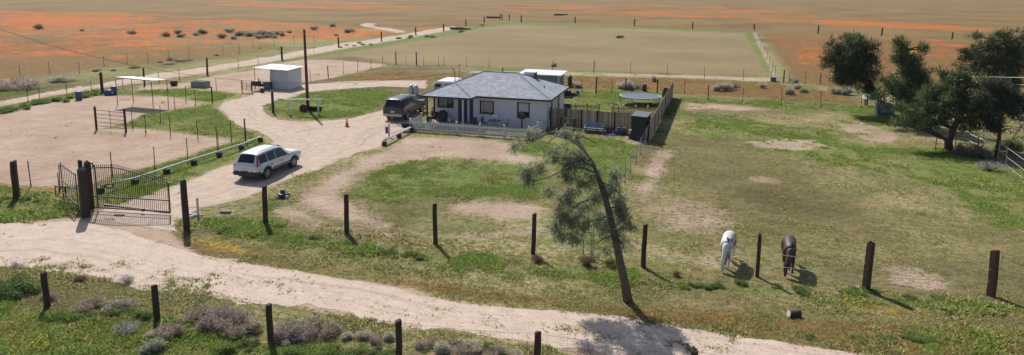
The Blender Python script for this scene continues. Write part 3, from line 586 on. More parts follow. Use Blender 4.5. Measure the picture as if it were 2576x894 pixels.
x, y = G(505, 220); t = thing('water_trough', 'pale grey box trough near the upper corral', 'trough', (x, y, 0), .05)
b = MB(); b.box((0, 0, .06), (2.0, .8, .12)); 
for sx, sy, dx, dy in ((0, -.38, 2, .05), (0, .38, 2, .05), (-.97, 0, .05, .71), (.97, 0, .05, .71)): b.box((sx, sy, .42), (dx, dy, .6))
part('tank', b, M_CONC, t); part('rim', MB().box((0, -.4, .74), (2.06, .07, .04)).box((0, .4, .74), (2.06, .07, .04)), M_GALV, t)
x, y = G(438, 216); t = thing('tub', 'small dark round tub on the grass behind the shade canopy', 'tub', (x, y, 0)); part('shell', MB().tube([(0, 0, 0), (0, 0, .5), (0, 0, .5), (0, 0, .12)], [.35, .45, .4, .34], 14), M_BLK, t); part('rim', MB().tube([(.43*math.cos(k*.5236), .43*math.sin(k*.5236), .5) for k in range(13)], .025, 5), M_BLK, t)
def drum(lb, px, py, rz, lying):
    x, y = G(px, py); t = thing('drum', lb, 'barrel', (x, y, 0), rz)
    if lying: pts = [(-.45, 0, .3), (-.43, 0, .3), (0, 0, .3), (.43, 0, .3), (.45, 0, .3)]
    else: pts = [(0, 0, 0), (0, 0, .02), (0, 0, .45), (0, 0, .88), (0, 0, .9)]
    part('shell', MB().tube(pts, [.24, .29, .31, .29, .24], 16), M_BLUE, t, True)
    part('cap', MB().tube([(pts[-1][0]-.02, 0, pts[-1][2]), (pts[-1][0]+(.03 if lying else 0), 0, pts[-1][2]+(0 if lying else .03))], .1, 8), M_WHITE, t)
    part('hoop', MB().tube([(pts[1][0]+.2, 0, pts[1][2]) if lying else (0, 0, .25), (pts[1][0]+.24, 0, pts[1][2]) if lying else (0, 0, .29)], .315, 16), M_BLUE, t)
drum('blue drum standing at the left corral edge in tall weeds', 199, 252, .5, False)
drum('blue drum lying on its side beside the thick track post', 274, 240, .1, True)
drum('blue drum standing behind the lying blue drum', 287, 238, .1, False)
# ------------------------------------------------------------------ pole, hitching rail, cone
x, y = G(775, 279); tp = thing('utility_pole', 'tall bare reddish-brown wooden pole in the middle of the green oval lawn', 'pole', (x, y, 0)); tp.rotation_euler = (0, R_(-.6), 0)
part('shaft', MB().tube([(0, 0, -.3), (0, 0, 3), (0, 0, 7.75)], [.16, .14, .11], 12), mat('pole_wood', C(108,66,54), .85, .25, 8, bump=.4), tp, True)
part('pole_cap', MB().cyl((0, 0, 7.74), .12, .05, 12), M_STEEL, tp)
part('cable_guard', MB().tube([(.14, -.08, 0), (.13, -.06, 2.6)], .03, 6), M_STEEL, tp)
(x0, y0), (x1, y1) = G(728.6, 291), G(801, 290); t = thing('hitching_rail', 'white wooden hitching rail with two legs in front of the tall pole', 'hitching rail', (x0, y0, 0), math.atan2(y1-y0, x1-x0)); L_ = math.hypot(x1-x0, y1-y0)
part('beam', MB().box((L_/2, 0, 1.48), (L_+.9, .14, .1)), M_WHITE, t, bevel=.01)
for q in (0, L_): part('leg', MB().box((q, 0, .7), (.13, .13, 1.44)), M_WHITE, t)
x, y = G(770, 281); t = thing('cable_spool', 'dark round wooden spool leaning at the foot of the tall pole', 'spool', (x-.1, y-.3, 0), .5)
for dy in (-.12, .12): part('disc', MB().tube([(0, dy-.02, .36), (0, dy+.02, .36)], .36, 18), M_TIE, t)
part('core', MB().tube([(0, -.1, .36), (0, .1, .36)], .15, 12), M_TIE, t)
x, y = G(792, 281); t = thing('feeder', 'low dark feed trough beside the spool under the white hitching rail', 'trough', (x, y, 0)); b = MB().add([(-.6,-.2,.12),(.6,-.2,.12),(.6,.2,.12),(-.6,.2,.12),(-.7,-.3,.42),(.7,-.3,.42),(.7,.3,.42),(-.7,.3,.42)],[(3,2,1,0),(0,1,5,4),(1,2,6,5),(2,3,7,6),(3,0,4,7)])
part('basin', b, M_BLK, t)
for q in (-.5, .5): part('leg', MB().box((q, 0, .07), (.08, .5, .14)), M_TIE, t)
x, y = G(873, 319); t = thing('traffic_cone', 'orange traffic cone standing on the driveway', 'cone', (x, y, 0)); M_OR = mat('orange_cone', C(214,84,58), .5, .1, 4)
part('base', MB().box((0, 0, .02), (.38, .38, .04)), M_OR, t); part('body', MB().tube([(0, 0, .04), (0, 0, .35), (0, 0, .72)], [.15, .09, .03], 12), M_OR, t, True); part('band', MB().tube([(0, 0, .4), (0, 0, .52)], [.088, .068], 12), M_WHITE, t)
# ------------------------------------------------------------------ house
HX, HY = -18.05, 55.75
th = thing('house', 'white single-storey ranch house with a grey hipped shingle roof', 'house', (HX, HY, 0))
def hp(x, y, z): return (x-HX, y-HY, z)
M_WALL = mat('white_stucco', C(232,226,236), .85, .035, 9, bump=.12); M_TRIM = mat('dark_trim', C(58,58,74), .6, .1, 4); M_SOF = mat('soffit', C(150,150,158), .8, .05, 4)
def roof_material():
    m = bpy.data.materials.new('grey_shingles'); m.use_nodes = True; n = m.node_tree; L = n.links.new; N = n.nodes.new; p = n.nodes['Principled BSDF']; p.inputs['Roughness'].default_value = .85
    tc = N('ShaderNodeTexCoord'); uv = N('ShaderNodeUVMap'); uv.uv_map = 'UVMap'; br = N('ShaderNodeTexBrick'); L(uv.outputs[0], br.inputs['Vector'])
    br.inputs['Scale'].default_value = 1; br.inputs['Brick Width'].default_value = .33; br.inputs['Row Height'].default_value = .2; br.inputs['Mortar Size'].default_value = .014; br.inputs['Bias'].default_value = 0
    br.inputs['Color1'].default_value = C(162,166,176)+(1,); br.inputs['Color2'].default_value = C(194,198,208)+(1,); br.inputs['Mortar'].default_value = C(124,130,142)+(1,)
    nz = N('ShaderNodeTexNoise'); nz.inputs['Scale'].default_value = 1.2; nz.inputs['Detail'].default_value = 6; L(tc.outputs['Object'], nz.inputs['Vector'])
    mx = N('ShaderNodeMix'); mx.data_type = 'RGBA'; mx.blend_type = 'MULTIPLY'; mx.inputs[0].default_value = .35; L(br.outputs[0], mx.inputs[6]); L(nz.outputs['Color'], mx.inputs[7])
    bw = N('ShaderNodeRGBToBW'); L(nz.outputs['Color'], bw.inputs[0]); mr = N('ShaderNodeMapRange'); mr.inputs[1].default_value = .3; mr.inputs[2].default_value = .7; mr.inputs[3].default_value = .82; mr.inputs[4].default_value = 1.12; L(bw.outputs[0], mr.inputs[0])
    hs = N('ShaderNodeHueSaturation'); L(br.outputs[0], hs.inputs['Color']); L(mr.outputs[0], hs.inputs['Value']); L(hs.outputs[0], p.inputs['Base Color'])
    bp = N('ShaderNodeBump'); bp.inputs['Strength'].default_value = .5; bp.inputs['Distance'].default_value = .02; L(br.outputs['Fac'], bp.inputs['Height']); bp.invert = True; L(bp.outputs[0], p.inputs['Normal'])
    return m
M_ROOF = roof_material()
EZ = 2.58; PT = .4
def rz_(h): return EZ+PT*h
rp = [
 [(-23.6,54.1,0),(-21.25,56.45,2.35),(-21.25,57.75,2.35),(-19.55,59.45,4.05),(-23.6,63.5,0)],
 [(-23.6,54.1,0),(-18.9,54.1,0),(-21.25,56.45,2.35)],
 [(-18.9,54.1,0),(-18.9,55.4,0),(-21.25,57.75,2.35),(-21.25,56.45,2.35)],
 [(-18.9,55.4,0),(-12.3,55.4,0),(-16.35,59.45,4.05),(-19.55,59.45,4.05),(-21.25,57.75,2.35)],
 [(-12.3,55.4,0),(-12.3,63.5,0),(-16.35,59.45,4.05)],
 [(-12.3,63.5,0),(-23.6,63.5,0),(-19.55,59.45,4.05),(-16.35,59.45,4.05)]]
def slope_mesh(name, polys, m):
    me = bpy.data.meshes.new(name); vs = []; fs = []; uvs = []
    for pl in polys:
        k = len(vs); q = [Vector(hp(x, y, rz_(h))) for x, y, h in pl]; vs += q; fs.append(tuple(range(k, k+len(q))))
        nrm = (q[1]-q[0]).cross(q[2]-q[0]).normalized(); 
        if nrm.z < 0: fs[-1] = fs[-1][::-1]; nrm = -nrm
        up = (Vector((0, 0, 1))-nrm*nrm.z).normalized(); sd_ = up.cross(nrm)
        uvs.append([( (vs[i]).dot(sd_), (vs[i]).dot(up)) for i in fs[-1]])
    me.from_pydata(vs, [], fs); ul = me.uv_layers.new(name='UVMap'); i = 0
    for u in uvs:
        for c in u: ul.data[i].uv = c; i += 1
    me.materials.append(m); return me
ro = link('roof', slope_mesh('roof', rp, M_ROOF), th)
ring = [(-23.6,54.1),(-18.9,54.1),(-18.9,55.4),(-12.3,55.4),(-12.3,63.5),(-23.6,63.5)]
b = MB()
for i in range(6):
    (xa, ya), (xb, yb) = ring[i], ring[(i+1) % 6]; Lg = math.hypot(xb-xa, yb-ya)
    ux, uy = (xb-xa)/Lg, (yb-ya)/Lg; nx, ny = uy, -ux
    b.box(hp((xa+xb)/2+nx*.012, (ya+yb)/2+ny*.012, EZ-.075), (Lg+.02, .024, .145), math.atan2(uy, ux))
part('fascia', b, M_TRIM, th)
rc = MB()
for a_, c_ in (((-23.6,54.1,0),(-21.25,56.45,2.35)),((-21.25,57.75,2.35),(-19.55,59.45,4.05)),((-19.55,59.45,4.05),(-16.35,59.45,4.05)),((-16.35,59.45,4.05),(-12.3,55.4,0)),((-16.35,59.45,4.05),(-12.3,63.5,0)),((-19.55,59.45,4.05),(-23.6,63.5,0)),((-18.9,54.1,0),(-21.25,56.45,2.35)),((-21.25,56.45,2.35),(-21.25,57.75,2.35))):
    rc.tube([hp(a_[0], a_[1], rz_(a_[2])+.005), hp(c_[0], c_[1], rz_(c_[2])+.005)], .05, 6)
part('ridge_caps', rc, mat('ridge_shingle', C(136,142,154), .85, .1, 12), ro)
sof = MB().prism([hp(x, y, 0)[:2] for x, y in ring], EZ-.17, EZ-.155); part('soffit', sof, M_SOF, th)
# walls: outer shell with openings as separate boxes
def wall_x(b, x0, x1, y, z0, z1, opens, t=.16):   # wall along x, facing -y, openings (xa, xb, za, zb)
    xs = sorted(set([x0, x1]+[q for o in opens for q in o[:2]]))
    for a_, c_ in zip(xs[:-1], xs[1:]):
        op = [o for o in opens if o[0] <= a_+1e-6 and o[1] >= c_-1e-6]
        segs = [(z0, z1)] if not op else [(z0, op[0][2]), (op[0][3], z1)]
        for za, zb in segs:
            if zb-za > .01: b.box(hp((a_+c_)/2, y+t/2, (za+zb)/2), (c_-a_, t, zb-za))
FW1, FW2 = (-18.66, -17.42, 1.0, 2.12), (-15.28, -14.22, .92, 2.16)
FWP = (-22.78, -21.3, 1.25, 2.2); FD = (-20.86, -20.0, .08, 2.12); FS = (-19.78, -19.42, .1, 2.14)
b = MB(); wall_x(b, -19.3, -12.7, 55.75, 0, EZ-.17, [FW1, FW2])
b.box(hp(-12.78, 59.4, (EZ-.17)/2), (.16, 7.0-.02, EZ-.17)); b.box(hp(-23.12, 59.6, (EZ-.17)/2), (.16, 6.9, EZ-.17)); b.box(hp(-18.0, 63.0, (EZ-.17)/2), (10.6, .16, EZ-.17))
wall_x(b, -23.2, -19.3, 56.15, 0, EZ-.17, [FWP, FD, FS]); b.box(hp(-19.22, 56.1-.07, (EZ-.17)/2), (.16, .38, EZ-.17))
part('wall', b, M_WALL, th)
part('porch_slab', MB().box(hp(-21.3, 55.15, .05), (4.5, 2.0, .1)), M_CONC, th)
part('floor', MB().box(hp(-18, 59.4, .03), (10.2, 6.6, .06)), M_CONC, th)
M_GLASS = bpy.data.materials.new('window_glass'); M_GLASS.use_nodes = True; gp = M_GLASS.node_tree.nodes['Principled BSDF']; gp.inputs['Base Color'].default_value = (.03, .035, .045, 1); gp.inputs['Roughness'].default_value = .06; gp.inputs['Specular IOR Level'].default_value = .5
M_CURT = mat('curtain_cloth', C(196,176,170), .9, .12, 3); M_BLIND = mat('window_blind', C(222,212,210), .85, .08, 6)
def window(op, y, kind):
    xa, xb, za, zb = op; w_ = MB(); f = .065
    for (cx_, cz_, dx, dz) in (((xa+xb)/2, za+f/2-.02, xb-xa+.1, f+.02), ((xa+xb)/2, zb-f/2+.02, xb-xa+.1, f), (xa+f/2-.02, (za+zb)/2, f, zb-za), (xb-f/2+.02, (za+zb)/2, f, zb-za)):
        w_.box(hp(cx_, y-.01, cz_), (dx, .07, dz))
    wn = part('window', w_, M_TRIM, th)
    zm = (za+zb)/2-.05
    if kind == 'main': part('sash_bar', MB().box(hp((xa+xb)/2, y+.03, za+.5), (xb-xa-.1, .05, .04)), M_WHITE, wn)
    if kind == 'porch': part('mullion', MB().box(hp((xa+xb)/2+.05, y+.03, (za+zb)/2), (.05, .05, zb-za-.1)), M_WHITE, wn)
    part('glass', MB().box(hp((xa+xb)/2, y+.085, (za+zb)/2), (xb-xa-.02, .012, zb-za-.02)), M_GLASS, wn)
    if kind == 'main':
        part('blind', MB().box(hp((xa+xb)/2, y+.06, (za+zb)/2+.2), (xb-xa-.18, .012, (zb-za)*.58)), M_BLIND, wn)
    elif kind == 'curtain':
        part('blind', MB().box(hp((xa+xb)/2+.09, y+.06, (za+zb)/2+.06), (xb-xa-.42, .012, (zb-za)*.8)), M_CURT, wn)
        part('curtain', MB().box(hp(xa+.17, y+.064, (za+zb)/2), (.1, .012, (zb-za)*.82)), M_WHITE, wn)
    else:
        part('blind', MB().box(hp(xa+.4, y+.06, (za+zb)/2), (.62, .012, zb-za-.2)), mat('tan_blind', C(150,142,128), .8, .2, 8), wn)
window(FW1, 55.75, 'curtain'); window(FW2, 55.75, 'main'); window(FWP, 56.15, 'porch')
M_DOOR = mat('navy_door', C(44,50,76), .5, .1, 5)
dr = part('door', MB().box(hp((FD[0]+FD[1])/2, 56.22, 1.1), (FD[1]-FD[0]-.02, .05, 2.0)), M_DOOR, th)
part('handle', MB().box(hp(FD[1]-.1, 56.17, 1.05), (.04, .06, .14)), M_STEEL, dr)
part('sidelight', MB().box(hp((FS[0]+FS[1])/2, 56.22, 1.1), (FS[1]-FS[0]-.02, .05, 2.0)), M_DOOR, th)
for x in (-23.05, -19.75): part('porch_post', MB().box(hp(x, 54.35, 1.25), (.12, .12, 2.35)), M_WHITE if x > -20 else M_STEEL, th)
part('porch_light', MB().box(hp(-21.0, 56.08, 2.15), (.14, .1, .2)), M_BLK, th)
for y0_, y1_, z0_, z1_ in ((57.4, 58.0, .9, 2.2), (60.2, 60.9, 1.0, 2.2)):
    wv = part('side_window', MB().box(hp(-12.69, (y0_+y1_)/2, (z0_+z1_)/2), (.05, y1_-y0_, z1_-z0_)), M_TRIM, th)
    part('glass', MB().box(hp(-12.66, (y0_+y1_)/2, (z0_+z1_)/2), (.02, y1_-y0_-.14, z1_-z0_-.14)), M_GLASS, wv)
part('downpipe', MB().tube([hp(-12.64, 59.0, 0), hp(-12.64, 59.0, 2.4)], .04, 6), M_WHITE, th)
part('meter_box', MB().box(hp(-12.6, 57.0, 1.0), (.15, .35, .5)), M_CONC, th)
# roof furniture: vents, mast, hatch
part('vent_pipe', MB().cyl(hp(-18.0, 60.3, 3.8), .09, .75, 10), M_CONC, ro)
sk = MB().box(hp(-20.7, 60.9, 3.5), (1.0, .7, .5), 0, R_(-21)); part('roof_hatch', sk, M_WHITE, ro)
part('cooler', MB().box(hp(-15.5, 60.9, 3.95), (1.05, .6, .45)), M_WHITE, ro); part('cooler_hood', MB().box(hp(-14.93, 60.7, 3.9), (.12, .7, .5)), M_TRIM, ro)
part('plumbing_vent', MB().cyl(hp(-13.6, 58.6, 3.0), .05, .3, 8), M_STEEL, ro)
mst = part('service_mast', MB().tube([hp(-23.1, 61.5, 2.4), hp(-23.2, 61.5, 3.9), hp(-23.45, 61.4, 4.15)], .035, 6), M_STEEL, th)
part('antenna', MB().tube([hp(-22.6, 61.2, 2.6), hp(-22.6, 61.2, 4.6)], .02, 5).tube([hp(-22.85, 61.2, 4.3), hp(-22.3, 61.2, 4.6)], .015, 4), M_STEEL, th)
# service cable from off the left to the house mast
cab = [AT(-140+k*(1134+140)/24., 74+110*((-140+k*(1274)/24.)/1134)+4*70*((-140+k*(1274)/24.)/1134)*(1-(-140+k*(1274)/24.)/1134), 58+3.*k/24) for k in range(25)]
tag(part('power_cable', MB().tube([Vector(p) for p in cab], .014, 4), mat('black_cable', C(52,48,46), .6, .1, 4), None), 'sagging dark power cable running from upper left towards the house roof', 'cable')
for k, (a_, c_) in enumerate((((2066,164),(2680,197)), ((2088,185),(2680,215)))):
    p0 = AT(*a_, 74); p1 = AT(*c_, 48); pts = [p0.lerp(p1, i/12)+Vector((0, 0, -.35*math.sin(math.pi*i/12))) for i in range(13)]
    tag(part('overhead_wire', MB().tube(pts, .012, 4), M_WIRE, None), ['upper pale overhead wire passing in front of the right-hand pines', 'lower pale overhead wire passing in front of the right-hand pines'][k], 'wire')
# ------------------------------------------------------------------ picket fences
def picket_fence(name, lb, a, c, h, m, step=.14, wide=.075, posts=4, rails=(.25, .75), depth=.02, pm=None):
    (x0, y0), (x1, y1) = a, c; an = math.atan2(y1-y0, x1-x0); L_ = math.hypot(x1-x0, y1-y0); t = thing(name, lb, 'fence', (x0, y0, 0), an); n = int(L_/step)
    me = MB().add([(-wide/2,-depth/2,.05),(wide/2,-depth/2,.05),(wide/2,depth/2,.05),(-wide/2,depth/2,.05),(-wide/2,-depth/2,h-.06),(wide/2,-depth/2,h-.06),(wide/2,depth/2,h-.06),(-wide/2,depth/2,h-.06),(0,-depth/2,h),(0,depth/2,h)],
        [(3,2,1,0),(0,1,5,8,4),(2,3,7,9,6),(1,2,6,5),(3,0,4,7),(4,8,9,7),(8,5,6,9)]).mesh('picket', m)
    for k in range(min(n, 99)): link('picket', me, t, ((k+.5)*L_/min(n, 99), -.03, 0))
    for r in rails: part('rail', MB().box((L_/2, 0, h*r), (L_, .035, .09)), m, t)
    for k in range(posts+1): 
        q = part('post', MB().box((L_*k/posts, .035, h/2+.04), (.1, .1, h+.08)), pm or m, t); part('post_cap', MB().box((L_*k/posts, .035, h+.1), (.13, .13, .04)), pm or m, q)
    return t
picket_fence('picket_fence', 'white picket fence along the front of the house garden', (-23.3, 51.35), (-13.15, 51.35), .95, M_WHITE, posts=5)
picket_fence('picket_fence', 'white picket fence side return beside the dark parked truck', (-23.35, 51.45), (-23.45, 54.1), .95, M_WHITE, posts=1)
picket_fence('picket_fence', 'white picket fence side return at the right corner of the house', (-13.05, 51.45), (-12.7, 55.4), .95, M_WHITE, posts=2)
M_YEL = mat('bare_picket_wood', C(176,164,112), .9, .15, 7)
a_ = G(1418, 283); c_ = G(1507, 286); picket_fence('inner_picket_fence', 'thin tan picket fence behind the wooden fence, nearest the house', a_, c_, .85, M_YEL, .13, .05, 3)
a_ = G(1538, 289); c_ = G(1660, 292); picket_fence('inner_picket_fence', 'thin tan picket fence behind the wooden fence, below the trampoline', a_, c_, .85, M_YEL, .13, .05, 4, pm=M_WHITE)
x, y = G(1542, 292); tag(part('garden_arch', MB().tube([(0, 0, 0), (0, 0, .95), (.12, 0, 1.1), (.38, 0, 1.1), (.5, 0, .95), (.5, 0, 0)], .025, 6), M_IRON, None, loc=(x, y, 0)), 'narrow black metal arch in the gap of the thin tan picket fence', 'arch')
# ------------------------------------------------------------------ board fences
def board_fence(lb, a, c, h, posts, m, pm, tone=None):
    (x0, y0), (x1, y1) = a, c; an = math.atan2(y1-y0, x1-x0); L_ = math.hypot(x1-x0, y1-y0); t = thing('board_fence', lb, 'fence', (x0, y0, 0), an)
    n = min(int(L_/.15), 98); rg = random.Random(int(L_*10))
    mats = m if isinstance(m, list) else [m]
    for k in range(n):
        w_ = L_/n; o = part('board', MB().box((0, 0, (h+rg.uniform(-.03, .03))/2+.03), (w_-.012, .022, h-.04)), mats[rg.randrange(len(mats))], t, loc=((k+.5)*w_, rg.uniform(-.004, .004), 0))
    for z in (.35, h-.3): part('rail', MB().box((L_/2, .04, z), (L_, .04, .09)), mats[0], t)
    for q in posts: part('post', MB().box((L_*q, -.03, h/2+.03), (.11, .09, h+.06)), pm, t)
    return t
WB = [mat('grey_board', C(182,158,142), .9, .18, 9, bump=.2), mat('tan_board', C(208,180,154), .9, .18, 9, bump=.2), mat('dark_board', C(160,136,126), .9, .2, 9, bump=.2)]
board_fence('weathered wooden board fence with dark posts right of the house', (-12.55, 56.7), (-4.0, 56.25), 1.68, (0, .16, .32, .48, .65, .82), WB, mat('dark_post', C(66,44,44), .9, .2, 9))
board_fence('receding weathered wooden fence on the right side of the backyard', (-3.85, 53.2), (-3.25, 76.2), 1.75, (0, .15, .3, .45, .6, .75, .9, 1), WB, WB[2])
# black garden shed
ts = thing('garden_shed', 'black plastic garden shed with a grey lid in the wooden fence corner', 'shed', (-4.62, 54.35, 0), R_(-14)); M_SHB = mat('charcoal_shed', C(46,46,54), .7, .1, 6)
b = MB().box((0, 0, .95), (1.2, 1.15, 1.9)); part('body', b, M_SHB, ts)
for k in range(8): part('panel_rib', MB().box((-.53+k*.15, -.585, .95), (.03, .02, 1.8)), M_SHB, ts)
part('lid', MB().add([(-.68,-.66,1.9),(.68,-.66,1.9),(.68,.66,2.06),(-.68,.66,2.06),(-.68,-.66,1.98),(.68,-.66,1.98),(.68,.66,2.16),(-.68,.66,2.16)],[(3,2,1,0),(4,5,6,7),(0,1,5,4),(1,2,6,5),(2,3,7,6),(3,0,4,7)]), mat('shed_lid', C(96,98,108), .7, .1, 5), ts)
part('door', MB().box((.2, -.59, .95), (.62, .03, 1.7)), M_SHB, ts)
x, y = G(1627, 354); tag(part('white_pipe', MB().tube([(0, 0, 0), (.02, 0, 1.25)], .07, 10), M_PVC, None, True, loc=(x, y, 0)), 'upright white pipe standing beside the black garden shed', 'pipe')
x, y = G(1588, 350); t = thing('plant_pot', 'pale plant pot on a stump left of the black garden shed', 'pot', (x, y, 0)); part('stump', MB().tube([(0, 0, 0), (0, 0, .45)], [.25, .2], 10), M_TIE, t); part('pot', MB().tube([(0, 0, .45), (0, 0, .75)], [.17, .26], 12), M_CONC, t)
x, y = G(1606, 353); b = MB(); rg = random.Random(4)
for k in range(6): b.tube([(rg.uniform(-.5, .3), rg.uniform(-.2, .2), .08+k*.03), (rg.uniform(.2, .9), rg.uniform(-.2, .2), .12+k*.03)], .06, 6)
tag(part('log_pile', b, M_TIE, None, loc=(x, y, 0)), 'little pile of dark logs in front of the black garden shed', 'logs')
# things along the wooden fence
x, y = -10.9, 55.95; t = thing('play_kitchen', 'dark-framed wooden play kitchen with two burners against the wooden fence', 'play kitchen', (x, y, 0), R_(-3))
part('back_panel', MB().box((0, .2, .55), (1.1, .04, .9)), WB[1], t); part('frame', MB().box((0, .1, .98), (1.2, .3, .06)).box((-.57, .1, .5), (.06, .3, .98)).box((.57, .1, .5), (.06, .3, .98)).box((0, .1, .42), (1.1, .3, .05)), M_BLK, t)
for dx in (-.25, .25): part('burner', MB().tube([(dx, .17, .72), (dx, .12, .72)], .1, 8), M_BLK, t)
x, y = -8.55, 55.45; t = thing('garden_bench', 'pale blue garden bench in front of the wooden fence', 'bench', (x, y, 0), R_(-3)); M_LB = mat('pale_blue_paint', C(124,146,168), .6, .12, 4)
for k in range(3): part('slat', MB().box((0, .25, .5+k*.15), (1.7, .03, .12), 0, R_(-8)), M_LB, t)
part('seat', MB().box((0, 0, .42), (1.7, .45, .05)), M_LB, t)
for dx in (-.75, .75): part('leg', MB().box((dx, 0, .2), (.08, .4, .4)), M_LB, t); part('armrest', MB().box((dx, .02, .62), (.07, .5, .05)), M_LB, t)
x, y = -7.35, 55.85; t = thing('red_crate', 'small red crate beside the pale blue bench', 'crate', (x, y, 0)); M_RD = mat('red_plastic', C(132,52,62), .6, .15, 5)
part('body', MB().box((0, 0, .22), (.5, .4, .4)), M_RD, t); part('rim', MB().box((0, 0, .44), (.56, .46, .05)), M_RD, t)
x, y = -6.35, 55.55; t = thing('ride_on_toy', 'blue ride-on toy tractor lying by the wooden fence', 'toy', (x, y, 0), .3)
part('body', MB().box((0, 0, .3), (.9, .35, .25)).box((-.2, 0, .48), (.3, .3, .25)), M_BLUE, t, bevel=.03)
for dx, r in ((-.35, .2), (.35, .15)):
    for dy in (-.25, .25): part('wheel', MB().tube([(dx, dy-.04, r), (dx, dy+.04, r)], r, 12), M_BLK, t)
part('handlebar', MB().tube([(.25, -.15, .6), (.25, 0, .62), (.25, .15, .6)], .02, 5), M_WHITE, t)
x, y = -5.95, 55.2; b = MB()
b.box((0, 0, .03), (1.3, .5, .05), .2); b.box((.2, .1, .08), (.6, .3, .06), -.4); tag(part('blue_tarp', b, M_BLUE, None, loc=(x-1.0, y, 0)), 'crumpled flat blue tarp on the ground beside the toy tractor', 'tarp')
# ------------------------------------------------------------------ trampoline
cx, cy = G(1610, 241, .95); tt = thing('trampoline', 'large round trampoline with a pale pad ring and no net in the backyard', 'trampoline', (cx, cy, 0)); r = 2.12
vs = []; n = 40
for k in range(n):
    a = 2*math.pi*k/n; vs += [(r*math.cos(a), r*math.sin(a), .97), ((r-.2)*math.cos(a), (r-.2)*math.sin(a), .985), ((r-.2)*math.cos(a), (r-.2)*math.sin(a), .93), (r*math.cos(a), r*math.sin(a), .90)]
fs = [(4*k+j, 4*((k+1) % n)+j, 4*((k+1) % n)+(j+1) % 4, 4*k+(j+1) % 4) for k in range(n) for j in range(4)]
part('pad', MB().add(vs, fs), mat('trampoline_pad', C(150,158,176), .6, .1, 4), tt)
part('jump_mat', MB().tube([(0, 0, .935), (0, 0, .95)], r-.19, 40), mat('jump_mat', C(96,98,118), .7, .06, 3), tt)
for k in range(8):
    a = 2*math.pi*(k+.3)/8; part('leg', MB().tube([(r*.97*math.cos(a), r*.97*math.sin(a), .92), (r*.97*math.cos(a), r*.97*math.sin(a), .04), (r*.97*math.cos(a+.3), r*.97*math.sin(a+.3), .04), (r*.97*math.cos(a+.3), r*.97*math.sin(a+.3), .92)], .028, 6), M_GALV, tt)
part('ladder', MB().tube([(-r+.02, -.5, .95), (-r-.75, -.9, .0)], .03, 6).tube([(-r+.02, -.1, .95), (-r-.75, -.5, .0)], .03, 6).tube([(-r-.4, -.75, .45), (-r-.4, -.3, .45)], .025, 6), M_STEEL, tt)
# rear shed
ts = thing('storage_shed', 'grey storage shed with a flat white roof behind the house', 'shed', (-15.5, 73.6, 0), R_(0)); M_GS = mat('grey_siding', C(140,136,152), .8, .06, 4)
b = MB().box((-2.1, .05, 1.1), (4.3, .08, 2.2)); b.box((.05-.01, 1.35, 1.1), (.08, 2.5, 2.2)); b.box((-4.2, 1.35, 1.1), (.08, 2.5, 2.2)); b.box((-2.1, 2.65, 1.1), (4.3, .08, 2.2)); part('wall', b, M_GS, ts)
part('roof', MB().box((-2.05, 1.3, 2.32), (4.95, 3.5, .1), 0, R_(2)), M_SR, ts); part('corner_trim', MB().box((.02, -.01, 1.1), (.14, .1, 2.2)), M_WHITE, ts)
wn = part('window', MB().box((-3.0, -.01, 1.55), (1.0, .05, .75)), M_WHITE, ts); part('pane', MB().box((-3.0, -.045, 1.55), (.82, .03, .58)), M_GLASS, wn)
# black barrels in backyard
def bbarrel(lb, px, py, h=1.0, r=.3):
    x, y = G(px, py); t = thing('barrel', lb, 'barrel', (x, y, 0)); part('shell', MB().tube([(0, 0, 0), (0, 0, h*.5), (0, 0, h)], [r*.92, r, r*.9], 14), M_BLK, t, True); part('rim', MB().cyl((0, 0, h), r*.95, .04, 14), M_STEEL, t)
bbarrel('black barrel beside the far end of the receding wooden fence', 1673, 246, 1.1, .33); bbarrel('black barrel standing between the trampoline and the round grey bush', 1621, 230, .8, .28)
t = thing('punch_bag', 'black hanging bag on a post just right of the house roof corner', 'bag', (*G(1434, 236), 0)); part('post', MB().tube([(0, .1, 0), (0, .1, 2.1), (0, -.15, 2.2)], .04, 6), M_STEEL, t); part('bag', MB().tube([(0, -.15, 1.0), (0, -.15, 1.05), (0, -.15, 2.0), (0, -.15, 2.05)], [.15, .23, .23, .15], 12), M_BLK, t, True)
t = thing('tyre_pile', 'white-rimmed wheel and tyres lying in the shade right of the house', 'tyres', (*G(1440, 241), 0), .3)
for dx, dy, z in ((-.6, 0, .12), (-.5, .1, .36), (.1, .1, .12)): part('tyre', MB().tube([(dx+.3*math.cos(k*.5236), dy+.3*math.sin(k*.5236), z) for k in range(13)], .11, 8), M_RUB, t, True)
part('white_wheel', MB().tube([(.6, -.1, .35), (.66, -.04, .35)], .33, 16), M_WHITE, t); part('wheel_hub', MB().tube([(.56, -.14, .35), (.66, -.04, .35)], .13, 12), M_BLK, t)
t = thing('compost_bin', 'dark green bin against the right house wall behind the wooden fence', 'bin', (*G(1427, 285), 0)); part('body', MB().box((0, 0, .45), (.6, .6, .9)), M_TRIM, t); part('lid', MB().box((0, 0, .93), (.66, .66, .07)), M_BLK, t)
t = thing('box', 'small blue-grey box at the end of the middle fence', 'box', (*G(1945, 206), 0)); part('body', MB().box((0, 0, .3), (.65, .6, .6)), mat('blue_box', C(92,104,134), .6, .15, 3), t); part('lid', MB().box((0, 0, .62), (.7, .65, .05)), M_GALV, t)
